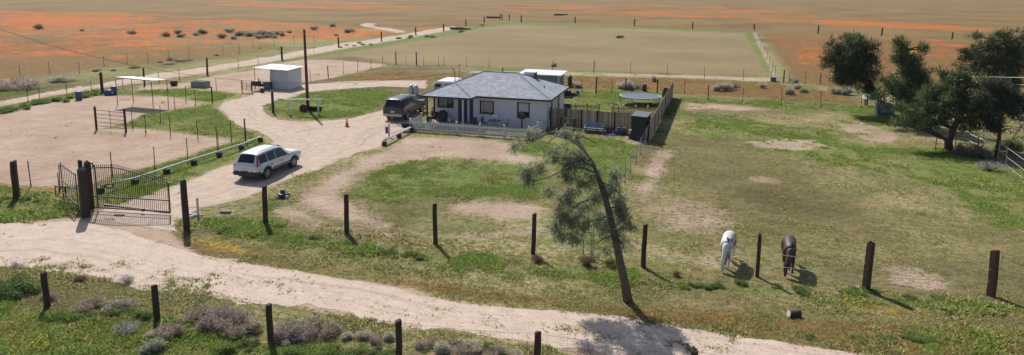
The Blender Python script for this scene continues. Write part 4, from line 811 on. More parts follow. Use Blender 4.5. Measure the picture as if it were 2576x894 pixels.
# ------------------------------------------------------------------ horse trailer behind the house corner
tt = thing('horse_trailer', 'white rounded horse trailer standing behind the left corner of the house', 'trailer', (-25.6, 64.6, 0), R_(2))
prof = [(-1.15, .5), (-1.15, 1.9), (-1.0, 2.18), (-.7, 2.3), (.7, 2.3), (1.0, 2.18), (1.15, 1.9), (1.15, .5)]; n = len(prof)
b = MB(); ys = [-.0, .12, 3.2, 3.5]; sc_ = [.93, 1, 1, .9]
for yy, s_ in zip(ys, sc_): b.v += [(x*s_, yy, .5+(z-.5)*s_) for x, z in prof]
for i in range(3):
    for k in range(n): b.f.append((i*n+k, i*n+(k+1) % n, (i+1)*n+(k+1) % n, (i+1)*n+k))
b.f.append(tuple(range(n))); b.f.append(tuple(3*n+k for k in range(n))); part('body', b, M_WHITE, tt, smooth=False)
part('rear_door', MB().box((0, -.03, 1.15), (1.9, .04, 1.1)), mat('trailer_blue', C(150,162,190), .5, .06, 3), tt)
for q_ in (-.55, .55): part('door_window', MB().box((q_, -.045, 1.85), (.6, .03, .32)), M_BLK, tt)
for sx in (-1.1, 1.1):
    for yy in (1.3, 2.1): part('wheel', MB().tube([(sx-.1, yy, .34), (sx+.1, yy, .34)], .34, 14), M_RUB, tt)
    part('fender', MB().box((sx, 1.7, .74), (.26, 1.7, .06)), M_WHITE, tt); part('tail_light', MB().box((sx*.9, -.05, .75), (.1, .03, .14)), M_RD, tt)
# ------------------------------------------------------------------ vehicles
def car(name, lb, cat, loc, rz, S, paint, lower, glassm, roofm):
    """x forward; stations (x, zbottom, belt, top, halfwidth, roof halfwidth)"""
    t = thing(name, lb, cat, loc, rz); st = S['st']; rows = []
    for x, zb, belt, zt, w_, yr in st:
        hood = zt-belt < .12
        rows.append([(0, zb), (w_*.8, zb), (w_*.96, zb+.1), (w_, zb+.32), (w_, belt-.14), (w_*.97, belt-.02), (yr, zt-.07 if not hood else zt-.03), (yr*.86, zt-.005), (yr*.45, zt+.02), (0, zt+.03)])
    n = len(rows[0]); b = MB()
    for (x, *_), r in zip(st, rows):
        b.v += [(x, y, z) for y, z in r]+[(x, -y, z) for y, z in r[1:-1]][::-1]
    m_ = 2*n-2
    for i in range(len(st)-1):
        for k in range(m_): b.f.append((i*m_+k, i*m_+(k+1) % m_, (i+1)*m_+(k+1) % m_, (i+1)*m_+k))
    b.f.append(tuple(range(m_))); b.f.append(tuple((len(st)-1)*m_+k for k in range(m_)))
    me = b.mesh('body', paint); me.materials.append(lower)
    bo = link('body', me, t)
    if S.get('round'):
        sb = bo.modifiers.new('r', 'SUBSURF'); sb.levels = 2; sb.render_levels = 2
    # real wheel arches
    ct = MB()
    for wx in S['axles']:
        for sy in (-1, 1): ct.tube([(wx, sy*(S['hw']-.28), S['wr']), (wx, sy*(S['hw']+.3), S['wr'])], S['wr']+.07, 24)
    co_ = link('cutter', ct.mesh('cutter', lower), t); md = bo.modifiers.new('b', 'BOOLEAN'); md.object = co_; md.operation = 'DIFFERENCE'; md.solver = 'EXACT'
    bpy.context.view_layer.update(); dg = bpy.context.evaluated_depsgraph_get(); me2 = bpy.data.meshes.new_from_object(bo.evaluated_get(dg)); bo.modifiers.clear(); bo.data = me2
    if not me2.materials: me2.materials.append(paint); me2.materials.append(lower)
    while len(me2.materials) < 2: me2.materials.append(lower)
    bpy.data.objects.remove(co_)
    for p in me2.polygons:
        if p.center.z < S['clad'] or p.center.x < -S['bump'] and p.center.z < S['clad']+.16: p.material_index = 1
        else: p.material_index = 0
        p.use_smooth = True
    try: me2.set_sharp_from_angle(angle=R_(32))
    except Exception: pass
    def sec(x):
        for a, c in zip(st[:-1], st[1:]):
            if a[0] <= x <= c[0]:
                u = (x-a[0])/(c[0]-a[0]); return [a[i]+(c[i]-a[i])*u for i in range(6)]
    def side(x, u, s_, off=.012):
        _, zb, belt, zt, w_, yr = sec(x); y0, z0 = w_*.97, belt-.02; y1, z1 = yr, zt-.07
        dy, dz = y1-y0, z1-z0; Lq = math.hypot(dy, dz)+1e-6
        return (x, s_*(y0+dy*u+off*dz/Lq), z0+dz*u-off*dy/Lq)
    def top(x, v, off=.015):
        _, zb, belt, zt, w_, yr = sec(x); return (x, v*yr*.88, zt+.03-.035*abs(v)**1.6+off)
    gl_o = None
    for s_ in (-1, 1):
        for (xa0, xa1, xb0, xb1) in S['win']:      # rear-bottom x, rear-top x, front-bottom x, front-top x
            w_ = MB(); nu, nv = 6, 4
            for i in range(nu+1):
                for j in range(nv+1):
                    v = .1+.82*j/nv; xl = xa0+(xa1-xa0)*j/nv; xr = xb0+(xb1-xb0)*j/nv; w_.v.append(side(xl+(xr-xl)*i/nu, v, s_))
            for i in range(nu):
                for j in range(nv): k = i*(nv+1)+j; w_.f.append((k, k+1, k+nv+2, k+nv+1))
            part('side_window', w_, glassm, t, True)
        for q in S['handles']: part('door_handle', MB().box((q, s_*(S['hw']*1.0+.012), S['hz']), (.2, .03, .04)), lower, t)
        part('side_moulding', MB().box(((S['axles'][0]+S['axles'][1])/2+.1, s_*(S['hw']+.008), S['mz']), (S['axles'][1]-S['axles'][0]-1.0, .03, .07)), lower, t)
        part('door_mirror', MB().box((S['mir'], s_*(S['hw']+.1), S['hz']+.24), (.14, .2, .16)), S.get('mirm', paint), t, bevel=.03)
        part('roof_rail', MB().tube([(S['rail'][0], s_*S['ry'], S['rz']-.02), (S['rail'][0]+.15, s_*S['ry'], S['rz']+.05), (S['rail'][1]-.15, s_*S['ry'], S['rz']+.05), (S['rail'][1], s_*S['ry'], S['rz']-.02)], .022, 6), S['railm'], t)
        part('tail_light', MB().add([side(S['tl'][0], -.15, s_, .02), side(S['tl'][1], -.15, s_, .02), side(S['tl'][1], .02 if not S['tall'] else .9, s_, .02), side(S['tl'][0]+S['tl'][2], .02 if not S['tall'] else .9, s_, .02)], [(0, 1, 2, 3)]).box((S['tx']+.05, s_*(S['hw']*.80), S['tz']), (.1, .2, S['th'])), S['tlm'], t)
        part('headlight', MB().box((S['fx'], s_*S['hw']*.72, S['fz']), (.08, .42, .18)), M_GALV, t, bevel=.02)
        for wx in S['axles']:
            y = s_*(S['hw']-.14); wr = S['wr']
            wh = link('wheel', MB().tube([(wx, y-.1, wr), (wx, y-.11, wr), (wx, y+.11, wr), (wx, y+.1, wr)], [wr*.8, wr, wr, wr*.8], 26).mesh('wheel', M_RUB), t)
            rim = MB().tube([(wx, y+s_*.10, wr), (wx, y+s_*.122, wr)], wr*.22, 12)
            for k in range(5):
                a = k*math.pi*2/5+.3; rim.box((wx+.36*wr*math.cos(a), y+s_*.118, wr+.36*wr*math.sin(a)), (wr*.5, .02, .075), 0, 0, -a)
            rim.tube([(wx+wr*.6*math.cos(k*math.pi/8), y+s_*.112, wr+wr*.6*math.sin(k*math.pi/8)) for k in range(17)], .02, 6)
            part('rim', rim, S['rimm'], wh)
    def sheet(nm, x0, x1, v0, m, cut=.0):
        w_ = MB(); nu, nv = 5, 8
        for i in range(nu+1):
            for j in range(nv+1): w_.v.append(top(x0+(x1-x0)*i/nu, (-1+2*j/nv)*v0))
        for i in range(nu):
            for j in range(nv): k = i*(nv+1)+j; w_.f.append((k, k+1, k+nv+2, k+nv+1))
        return part(nm, w_, m, t, True)
    sheet('windscreen', *S['ws'], .93, glassm); sheet('rear_window', *S['rw'], .88, glassm)
    part('number_plate', MB().box((S['px']-.01, 0, S['pz']), (.02, .36, .15)), M_WHITE, t)
    part('rear_bumper', MB().box((S['bx'], 0, S['bz']), (.22, S['hw']*1.84, .24)), S['bm'], t, bevel=.06)
    part('underbody', MB().box((0, 0, .34), (S['axles'][1]-S['axles'][0]+1.6, S['hw']*1.25, .18)), M_BLK, t)
    return t
def gloss(name, col, rough=.25, metal=0, coat=1.):
    m = mat(name, col, rough, .02, 2., metal, coat=coat); return m
M_CG = mat('car_glass', (.006, .007, .01), .1, .02, 1, spec=.45); M_WP = gloss('white_car_paint', C(226,230,236), .3); M_CL = mat('dark_cladding', C(54,56,62), .6, .08, 5)
M_TL = mat('red_lens', (.35, .015, .02), .25, .08, 9, coat=1); M_RIM = mat('alloy_rim', C(176,178,184), .35, .06, 4, metal=.6)
S1 = dict(round=1, hw=.95, wr=.375, axles=(-1.43, 1.43), clad=.5, bump=2.05, st=[(-2.42,.42,.98,1.0,.80,.70),(-2.38,.38,1.0,1.04,.86,.72),(-2.28,.33,1.04,1.16,.90,.74),(-2.02,.3,1.08,1.64,.93,.66),(-1.9,.3,1.08,1.7,.94,.66),(-1.2,.3,1.06,1.75,.95,.68),(-.4,.3,1.04,1.77,.95,.69),(.2,.3,1.03,1.74,.95,.68),(.5,.3,1.03,1.66,.95,.66),(.8,.3,1.04,1.45,.95,.68),(1.15,.3,1.06,1.18,.95,.78),(1.6,.3,1.05,1.13,.95,.84),(2.05,.31,1.01,1.09,.93,.84),(2.3,.34,.92,.99,.89,.8),(2.42,.4,.76,.82,.82,.72)],
 win=[(-2.08,-1.98,-1.32,-1.3),(-1.24,-1.22,-.5,-.48),(-.42,-.4,.92,.38)], handles=(-1.0,.05), hz=.86, mz=.6, mir=.72, rail=(-1.8,.3), ry=.6, rz=1.76, railm=M_CL, tl=(-2.3,-2.08,.2), tall=False, tx=-2.34, tz=.95, th=.3, tlm=M_TL, fx=2.28, fz=.84, rimm=M_RIM, ws=(.3,1.1), rw=(-2.29,-2.03), px=-2.425, pz=.78, bx=-2.36, bz=.5, bm=M_CL)
suv = car('white_suv', 'white sport utility car parked on the dirt driveway facing the house', 'car', (-26.82, 37.05, 0), R_(90), S1, M_WP, M_CL, M_CG, M_WP)
for s_ in (-1, 1):
    part('pillar_light', MB().add([(-2.30, s_*.80, 1.06), (-2.22, s_*.90, 1.06), (-2.04, s_*.70, 1.6), (-2.09, s_*.62, 1.6)], [(0, 1, 2, 3)]), M_TL, suv)
    for wx in (-1.43, 1.43):
        part('arch_trim', MB().tube([(wx+.47*math.cos(math.pi*k/10), s_*.955, .36+.47*math.sin(math.pi*k/10)) for k in range(11)], .035, 5), M_CL, suv)
M_DP = gloss('dark_green_paint', C(36,40,42), .28, .1, .5); M_PW = mat('pewter_cladding', C(62,58,54), .45, .06, 4, metal=.1, coat=.3)
S2 = dict(hw=1.0, wr=.41, axles=(-1.75, 1.78), clad=.98, bump=9, st=[(-2.86,.5,1.2,1.22,.92,.82),(-2.8,.46,1.22,1.28,.97,.82),(-2.68,.44,1.25,1.55,.99,.80),(-2.56,.44,1.25,1.86,.99,.76),(-2.4,.44,1.25,1.93,1.0,.76),(-1.2,.44,1.24,1.97,1.0,.78),(.0,.44,1.22,1.97,1.0,.78),(.55,.44,1.22,1.92,1.0,.77),(.8,.44,1.22,1.8,1.0,.76),(1.3,.44,1.22,1.3,.99,.86),(1.8,.46,1.18,1.24,.99,.86),(2.4,.48,1.14,1.19,.98,.85),(2.72,.5,1.05,1.1,.96,.82),(2.8,.55,.9,.95,.92,.8)],
 win=[(-2.6,-2.5,-1.5,-1.48),(-1.42,-1.4,-.4,-.38),(-.3,-.28,1.18,.66)], handles=(-1.1,.1), hz=1.02, mz=.75, mir=.95, rail=(-2.2,.3), ry=.66, rz=1.98, railm=M_BLK, tl=(-2.78,-2.68,.05), tall=False, tx=-2.82, tz=1.05, th=.36, tlm=M_TL, fx=2.72, fz=.9, rimm=M_RIM, ws=(.6,1.27), rw=(-2.76,-2.52), px=-2.87, pz=.86, bx=-2.86, bz=.56, bm=M_GALV, mirm=M_BLK)
suv2 = car('dark_suv', 'large dark two-tone sport utility truck parked left of the house porch', 'car', (-26.55, 57.45, 0), R_(91.5), S2, M_DP, M_PW, M_CG, M_DP)
for k in range(3): part('roof_crossbar', MB().tube([(-1.9+k*.9, -.66, 2.06), (-1.9+k*.9, .66, 2.06)], .02, 6), M_GALV, suv2)
# white tanks on a stand behind the dark truck
x, y = -27.75, 62.0; t = thing('water_tanks', 'two upright grey-white tanks on a dark stand behind the dark truck', 'tank', (x, y, 0))
part('stand', MB().box((.2, 0, .95), (2.0, .9, .1)), M_STEEL, t)
for dx in (-.7, 1.1):
    for dy in (-.4, .4): part('leg', MB().box((dx, dy, .45), (.09, .09, .9)), M_STEEL, t)
for dx in (-.25, .28): part('tank', MB().tube([(dx, 0, 1.0), (dx, 0, 1.05), (dx, 0, 1.95), (dx, 0, 2.12), (dx, 0, 2.2)], [.2, .25, .25, .16, .07], 16), M_GALV, t, True)
part('pump_box', MB().box((.85, 0, 1.15), (.4, .35, .3)), M_CONC, t)
# things near the truck and picket corner
x, y = G(979, 345); t = thing('white_post_sign', 'short white post with a dark red box on its side near the double pipe rail', 'post', (x, y, 0)); part('post', MB().box((0, 0, .55), (.11, .11, 1.1)), M_WHITE, t); part('post_cap', MB().box((0, 0, 1.12), (.15, .15, .05)), M_WHITE, t); part('box', MB().box((-.2, 0, .55), (.2, .1, .55)), M_RD, t)
x, y = G(1044, 300); t = thing('white_board', 'flat white board lying on the ground beside the dark truck', 'board', (x, y, 0), .4); part('sheet', MB().box((0, 0, .04), (.9, .6, .05)), M_WHITE, t)
x, y = G(1032, 306); tag(part('white_slab', MB().box((0, 0, .06), (.55, .35, .1), .4), M_CONC, None, loc=(x, y, 0)), 'small pale slab beside the flat white board by the truck', 'slab')
x, y = G(1024, 330); t = thing('garden_cart', 'small dark wheelbarrow beside the left corner of the picket fence', 'wheelbarrow', (x, y, 0), .6); part('tray', MB().add([(-.35,-.2,.3),(.3,-.2,.3),(.3,.2,.3),(-.35,.2,.3),(-.5,-.32,.58),(.45,-.32,.58),(.45,.32,.58),(-.5,.32,.58)],[(3,2,1,0),(0,1,5,4),(1,2,6,5),(2,3,7,6),(3,0,4,7)]), M_BLK, t)
part('wheel', MB().tube([(.4, -.04, .18), (.4, .04, .18)], .18, 12), M_RUB, t)
for dy in (-.2, .2): part('handle', MB().tube([(.4, dy*.3, .18), (-.3, dy, .35), (-.85, dy*1.3, .55)], .02, 5), M_STEEL, t)
# porch and garden furniture
t = thing('grill', 'covered dark grill on the porch behind the seated person', 'grill', (-22.1, 55.5, .1), 0); part('cover', MB().tube([(0, 0, .02), (0, 0, .1), (0, 0, .8), (0, 0, .98)], [.45, .5, .46, .2], 10), M_TRIM, t, True); part('tank', MB().tube([(.65, 0, 0), (.65, 0, .35), (.65, 0, .45)], [.17, .17, .06], 10), M_WHITE, t, True)
t = thing('plant_tub', 'brown plant tub at the foot of the white porch post', 'pot', (-18.95, 54.75, 0)); part('pot', MB().tube([(0, 0, 0), (0, 0, .5)], [.25, .33], 12), mat('terracotta', C(118,92,84), .9, .15, 6), t); part('soil', MB().cyl((0, 0, .46), .29, .03, 12), M_TIE, t)
t = thing('birdbath', 'dark metal birdbath on a stand under the right front window', 'birdbath', (-14.65, 54.95, 0)); part('stand', MB().tube([(0, 0, 0), (0, 0, .08), (0, 0, .9)], [.22, .08, .06], 10), M_STEEL, t); part('bowl', MB().tube([(0, 0, .88), (0, 0, .95), (0, 0, 1.08)], [.08, .3, .42], 14), M_STEEL, t, True)
M_TEAL = mat('teal_metal', C(66,90,108), .5, .15, 5)
t = thing('patio_table', 'dark teal patio table below the front wall between the windows', 'table', (-16.95, 54.5, 0)); part('tabletop', MB().cyl((0, 0, .68), .55, .04, 20), M_TEAL, t)
for k in range(4): a = k*1.57+.7; part('leg', MB().tube([(.4*math.cos(a), .4*math.sin(a), 0), (.1*math.cos(a), .1*math.sin(a), .68)], .02, 5), M_TEAL, t)
def patio_chair(loc, rz, lb):
    t = thing('patio_chair', lb, 'chair', loc, rz, 'patio chairs round the teal table'); part('seat', MB().box((0, 0, .43), (.46, .45, .04)), M_TEAL, t)
    part('backrest', MB().box((0, .22, .7), (.46, .03, .42)), M_TEAL, t)
    for dx in (-.2, .2):
        for dy in (-.2, .2): part('leg', MB().tube([(dx, dy, 0), (dx*.95, dy, .42)], .014, 5), M_TEAL, t)
patio_chair((-17.85, 54.55, 0), R_(80), 'teal patio chair left of the patio table'); patio_chair((-16.0, 54.6, 0), R_(-80), 'teal patio chair right of the patio table')
patio_chair((-18.5, 54.3, 0), R_(60), 'teal patio chair farthest left, beside the brown plant tub')
t = thing('goat_ornament', 'white and black goat-shaped garden ornament on the patio table', 'ornament', (-16.95, 54.5, .72), R_(180))
part('body', MB().tube([(-.32, 0, .34), (-.25, 0, .36), (.15, 0, .36), (.25, 0, .33)], [.06, .13, .14, .07], 10), M_WHITE, t, True); part('head', MB().tube([(.2, 0, .38), (.33, 0, .58), (.36, 0, .62), (.5, 0, .55)], [.08, .07, .08, .04], 8), M_BLK, t, True)
for dx in (-.22, .15):
    for dy in (-.07, .07): part('leg', MB().tube([(dx, dy, 0), (dx, dy, .3)], .028, 6), M_WHITE, t)
for dy in (-.03, .03): part('horn', MB().tube([(.35, dy, .66), (.3, dy*2, .75)], [.02, .005], 5), M_BLK, t)
t = thing('lawn_edging', 'low dark plant bed edging inside the picket fence', 'edging', (-18.3, 51.9, 0)); part('board', MB().box((0, 0, .06), (9.4, .08, .12)), M_TIE, t); part('stake', MB().box((0, -.06, .1), (.06, .04, .2)), M_TIE, t)
# push mower, pvc riser and small yard items
x, y = G(712, 497); t = thing('push_mower', 'black push mower left on the grass strip near the driveway', 'mower', (x, y, 0), R_(200))
part('deck', MB().tube([(0, 0, .1), (0, 0, .14), (0, 0, .26), (0, 0, .3)], [.28, .32, .3, .18], 14), M_BLK, t); part('engine', MB().box((0, 0, .38), (.26, .24, .18)), M_STEEL, t, bevel=.03)
for dx in (-.28, .28):
    for dy in (-.27, .27): part('wheel', MB().tube([(dx, dy-.03, .1), (dx, dy+.03, .1)], .1, 10), M_WHITE, t)
part('handle', MB().tube([(.25, -.2, .25), (.95, -.2, .85), (.95, .2, .85), (.25, .2, .25)], .015, 5), M_STEEL, t)
x, y = G(499, 546); t = thing('pipe_riser', 'thin upright white pipe right of the big gate-side post', 'pipe', (x, y, 0)); part('riser', MB().tube([(0, 0, 0), (0, 0, 1.05)], .06, 8), M_PVC, t, True)
part('valve', MB().tube([(-.5, -.05, .12), (.25, .0, .12)], .05, 8).tube([(-.2, -.4, .1), (-.1, .3, .12)], .05, 8), M_PVC, t)
x, y = G(568, 536); tag(part('stone_block', MB().box((0, 0, .06), (.55, .2, .12), .3), M_CONC, None, bevel=.02, loc=(x, y, 0)), 'flat grey concrete block lying in the grass right of the white riser', 'block')
x, y = G(1998, 797); t = thing('cut_log', 'short cut log with a pale end lying in the roadside grass below the horses', 'log', (x, y, 0), R_(205)); t.scale = (.75, .75, .75); part('log', MB().tube([(-.3, 0, .16), (.3, 0, .17)], [.17, .16], 12), M_TIE, t, True); part('cut_end', MB().tube([(.3, 0, .17), (.33, 0, .175)], [.165, .155], 12), mat('sawn_end', C(236,230,216), .9, .1, 14), t)
# blue tank & trailer under the right pines
x, y = G(2224, 288); t = thing('blue_tank', 'blue square water tank in the shade under the pines', 'tank', (x, y, 0)); part('tank', MB().box((0, 0, .55), (1.5, 1.1, 1.05)), M_BLUE, t, bevel=.06); part('lid', MB().cyl((0, 0, 1.08), .25, .08, 12), M_BLK, t)
x, y = G(2205, 268); t = thing('panel_pile', 'white upturned panels piled beside the blue tank under the pines', 'panels', (x, y, 0), .2)
for k in range(3): part('panel', MB().box((.2*k-.4, .3*k, .8+.13*k), (2.2, .9, .05), .2*k, R_(8), R_(5)), M_WHITE, t)
for dx in (-1, .8): part('leg', MB().box((dx, .2, .38), (.08, .8, .76)), M_STEEL, t)
def frame_panel(lb, px, py, w_, h, rz):
    x, y = G(px, py); t = thing('stall_panel', lb, 'panel', (x, y, 0), rz)
    for z in [h*k/4+.1 for k in range(5)]: part('bar', MB().tube([(0, 0, z), (w_, 0, z)], .02, 5), M_STEEL, t)
    for q in (0, w_): part('upright', MB().tube([(q, 0, 0), (q, 0, h+.15)], .03, 6), M_STEEL, t)
frame_panel('brown metal stall panel left of the big pine trunk', 2353, 378, 1.0, 1.6, .1); frame_panel('brown metal stall panel right of the big pine trunk', 2402, 372, 1.5, 1.1, -.05)
pr = [G(*q) for q in ((2425,352),(2470,372),(2510,400),(2530,418),(2576,455),(2660,520))]
fence('chain_link_fence', 'pale railed wire fence slanting away at the right edge under the pines', [(x, y, 1.3, 0, M_GALV) for x, y in pr], (1.28, .65, .1), M_GALV, .022, sag=0)
# ------------------------------------------------------------------ animals and the seated person (skinned skeletons)
def skin(name, vs, es, m, parent, root=0, sub=2, loc=None):
    me = bpy.data.meshes.new(name); me.from_pydata([v[:3] for v in vs], es, []); o = link(name, me, parent, loc)
    md = o.modifiers.new('s', 'SKIN'); md.use_smooth_shade = True
    for i, v in enumerate(vs):
        sv = me.skin_vertices[0].data[i]; r = v[3]; sv.radius = (r, v[4] if len(v) > 4 else r); sv.use_root = (i == root)
    o.modifiers.new('u', 'SUBSURF').levels = sub; o.modifiers['u'].render_levels = sub
    bpy.context.view_layer.update(); me2 = bpy.data.meshes.new_from_object(o.evaluated_get(bpy.context.evaluated_depsgraph_get()))
    o.modifiers.clear(); o.data = me2; me2.materials.clear(); me2.materials.append(m); me2.shade_smooth(); return o
def coat_material(name, c1, c2, scale, lo, hi):
    m = bpy.data.materials.new(name); m.use_nodes = True; n = m.node_tree; L = n.links.new; p = n.nodes['Principled BSDF']; p.inputs['Roughness'].default_value = .55
    tc = n.nodes.new('ShaderNodeTexCoord'); nz = n.nodes.new('ShaderNodeTexNoise'); nz.inputs['Scale'].default_value = scale; nz.inputs['Detail'].default_value = 2; L(tc.outputs['Object'], nz.inputs['Vector'])
    r = n.nodes.new('ShaderNodeMapRange'); r.inputs[1].default_value = lo; r.inputs[2].default_value = hi; L(nz.outputs[0], r.inputs[0]); mx = n.nodes.new('ShaderNodeMix'); mx.data_type = 'RGBA'
    mx.inputs[6].default_value = c1+(1,); mx.inputs[7].default_value = c2+(1,); L(r.outputs[0], mx.inputs[0]); L(mx.outputs[2], p.inputs['Base Color']); return m
def horse(lb, loc, rz, m, mm, hoofm, hs=1, side=0.):
    t = thing('horse', lb, 'horse', loc, rz, None); h = side
    V = [(0,.62,1.20,.24,.25),(0,.30,1.20,.27,.29),(0,-.05,1.15,.29,.31),(0,-.38,1.20,.25,.31),(0,-.62,1.13,.19,.25),(h*.2,-.80,.93,.135,.20),(h*.5,-.93,.68,.11,.155),(h*.8,-1.00,.46,.09,.12),(h,-1.03,.34,.10,.10),(h,-1.06,.18,.065,.07),(h,-1.08,.06,.05,.055),(0,.82,1.12,.15,.18)]
    E = [(i, i+1) for i in range(10)]+[(0, 11)]
    def chain(root, pts):
        k = len(V); V.extend(pts); E.append((root, k)); E.extend((k+i, k+i+1) for i in range(len(pts)-1))
    st = ((-.02, .10), (.06, -.16))
    for q, sx in enumerate((-1, 1)):
        d = -.14 if q else .06
        chain(3, [(sx*.15,-.46,.92,.115,.13),(sx*.15,-.45+d*.4,.72,.085,.095),(sx*.145,-.48+d*.8,.44,.05,.055),(sx*.145,-.47+d,.16,.035,.04),(sx*.145,-.5+d,.05,.055,.06)])
        e = .12 if q else -.08
        chain(0, [(sx*.17,.60,.98,.15,.18),(sx*.18,.50+e*.3,.76,.11,.14),(sx*.17,.78+e*.7,.50,.055,.065),(sx*.16,.74+e,.18,.04,.045),(sx*.16,.71+e,.05,.055,.06)])
        chain(8, [(h+sx*.055,-.98,.48,.028,.03),(h+sx*.085,-.97,.57,.012,.02)])
    skin('body', V, E, m, t)
    mn = MB(); k = 14; rg = random.Random(3)
    for i in range(k):
        u = i/(k-1); y = -.58-.42*u; z = 1.38-.80*u*1.08; z += .02*rg.random()
        mn.tube([(h*u*.8+.01, y+.06, z+.02), (h*u*.8+.09, y-.02, z-.02), (h*u*.8+.13, y-.03, z-.22)], [.04, .04, .012], 5)
    part('mane', mn, mm, t, True)
    part('tail', MB().tube([(0, .90, 1.12), (.02, .99, 1.0), (.03, 1.02, .7), (.02, 1.0, .35)], [.04, .065, .075, .02], 8), mm, t, True)
    for sx in (-1, 1): part('eye', MB().tube([(h+sx*.075, -1.05, .35), (h+sx*.09, -1.055, .35)], .018, 8), M_BLK, t)
    return t
x, y = G(1829, 676); horse('white horse with grey patches grazing head down behind the front fence', (x, y+.55, 0), -.16, coat_material('white_horse_coat', C(228,222,216), C(120,116,124), 2.6, .58, .66), mat('grey_mane', C(110,106,112), .8, .2, 9), M_TIE, side=-.05)
x, y = G(1985, 688); hb = horse('dark brown horse grazing head down to the right of the white horse', (x, y+.5, 0), -.06, coat_material('brown_horse_coat', C(92,58,50), C(50,36,38), 3, .4, .6), mat('black_mane', C(34,28,32), .7, .2, 9), M_TIE, side=-.16)
# seated person
tpn = thing('person', 'person in a maroon shirt and pale cap sitting at the left end of the porch', 'person', (-22.62, 54.62, .1), R_(-20))
M_SK = mat('skin_tone', C(186,140,116), .6, .05, 6)
V = [(0,.05,.52,.15,.13),(0,.07,.68,.14,.11),(0,.06,.86,.15,.115),(0,.05,1.0,.13,.10),(0,.04,1.10,.055,.055),(0,.02,1.20,.08,.09),(0,.02,1.29,.088,.10),(0,.02,1.37,.06,.07)]
E = [(i, i+1) for i in range(7)]
def ch(root, pts): k = len(V); V.extend(pts); E.append((root, k)); E.extend((k+i, k+i+1) for i in range(len(pts)-1)); return k+len(pts)-1
for sx in (-1, 1):
    e = ch(3, [(sx*.19,.05,1.0,.06,.06),(sx*.25,-.02,.76,.045,.045),(sx*.2,-.24,.66,.035,.035),(sx*.17,-.30,.65,.035,.022)])
    for f in range(4): ch(e, [(sx*(.145+.017*f),-.35-.004*(f % 2),.645,.009,.009),(sx*(.145+.017*f),-.385+.01*abs(f-1.5),.62,.008,.008)])
    ch(e-0, [(sx*.14,-.30,.655,.01,.01),(sx*.12,-.335,.645,.009,.009)])
    ch(0, [(sx*.10,-.02,.50,.095,.095),(sx*.14,-.40,.50,.07,.07),(sx*.14,-.42,.26,.055,.055),(sx*.14,-.40,.08,.04,.04),(sx*.15,-.52,.04,.04,.035)])
ch(5, [(0,-.075,1.22,.02,.02),(0,-.10,1.205,.014,.014)])
skin('body', V, E, M_SK, tpn, sub=1)
part('shirt', MB().tube([(0,.05,.5), (0,.07,.62), (0,.07,.8), (0,.06,.98), (0,.05,1.06)], [.2,.19,.20,.205,.1], 14), mat('maroon_shirt', C(116,62,76), .85, .2, 9), tpn, True)
for sx in (-1, 1):
    part('sleeve', MB().tube([(sx*.15,.05,1.02), (sx*.21,.04,.97), (sx*.25,-.01,.8)], [.075,.075,.065], 10), MATS['maroon_shirt'], tpn, True)
    part('trouser_leg', MB().tube([(sx*.08,.05,.5), (sx*.11,-.1,.5), (sx*.14,-.40,.5), (sx*.145,-.44,.42), (sx*.14,-.42,.2), (sx*.14,-.41,.1)], [.11,.115,.085,.085,.07,.065], 10), mat('dark_trousers', C(48,48,60), .85, .15, 9), tpn, True)
    part('shoe', MB().box((sx*.145, -.47, .04), (.09, .26, .09)), M_BLK, tpn, bevel=.02)
part('cap', MB().tube([(0,.03,1.33), (0,.03,1.36), (0,.03,1.42), (0,.03,1.44)], [.1,.105,.09,.04], 12).box((0,-.11,1.34), (.13,.12,.02)), mat('pale_cap', C(196,190,184), .8, .1, 5), tpn, True)
for sx in (-1, 1): part('eye', MB().box((sx*.032, -.085, 1.285), (.02, .012, .012)), M_BLK, tpn)
tch = thing('porch_chair', 'dark porch chair under the seated person', 'chair', (-22.62, 54.62, .1), R_(-20))
part('seat', MB().box((0, 0, .39), (.5, .5, .04)), M_BLK, tch); part('backrest', MB().box((0, .27, .7), (.5, .03, .55), 0, R_(-6)), M_BLK, tch)
for dx in (-.22, .22):
    for dy in (-.22, .22): part('leg', MB().tube([(dx, dy, 0), (dx, dy, .38)], .018, 5), M_BLK, tch)
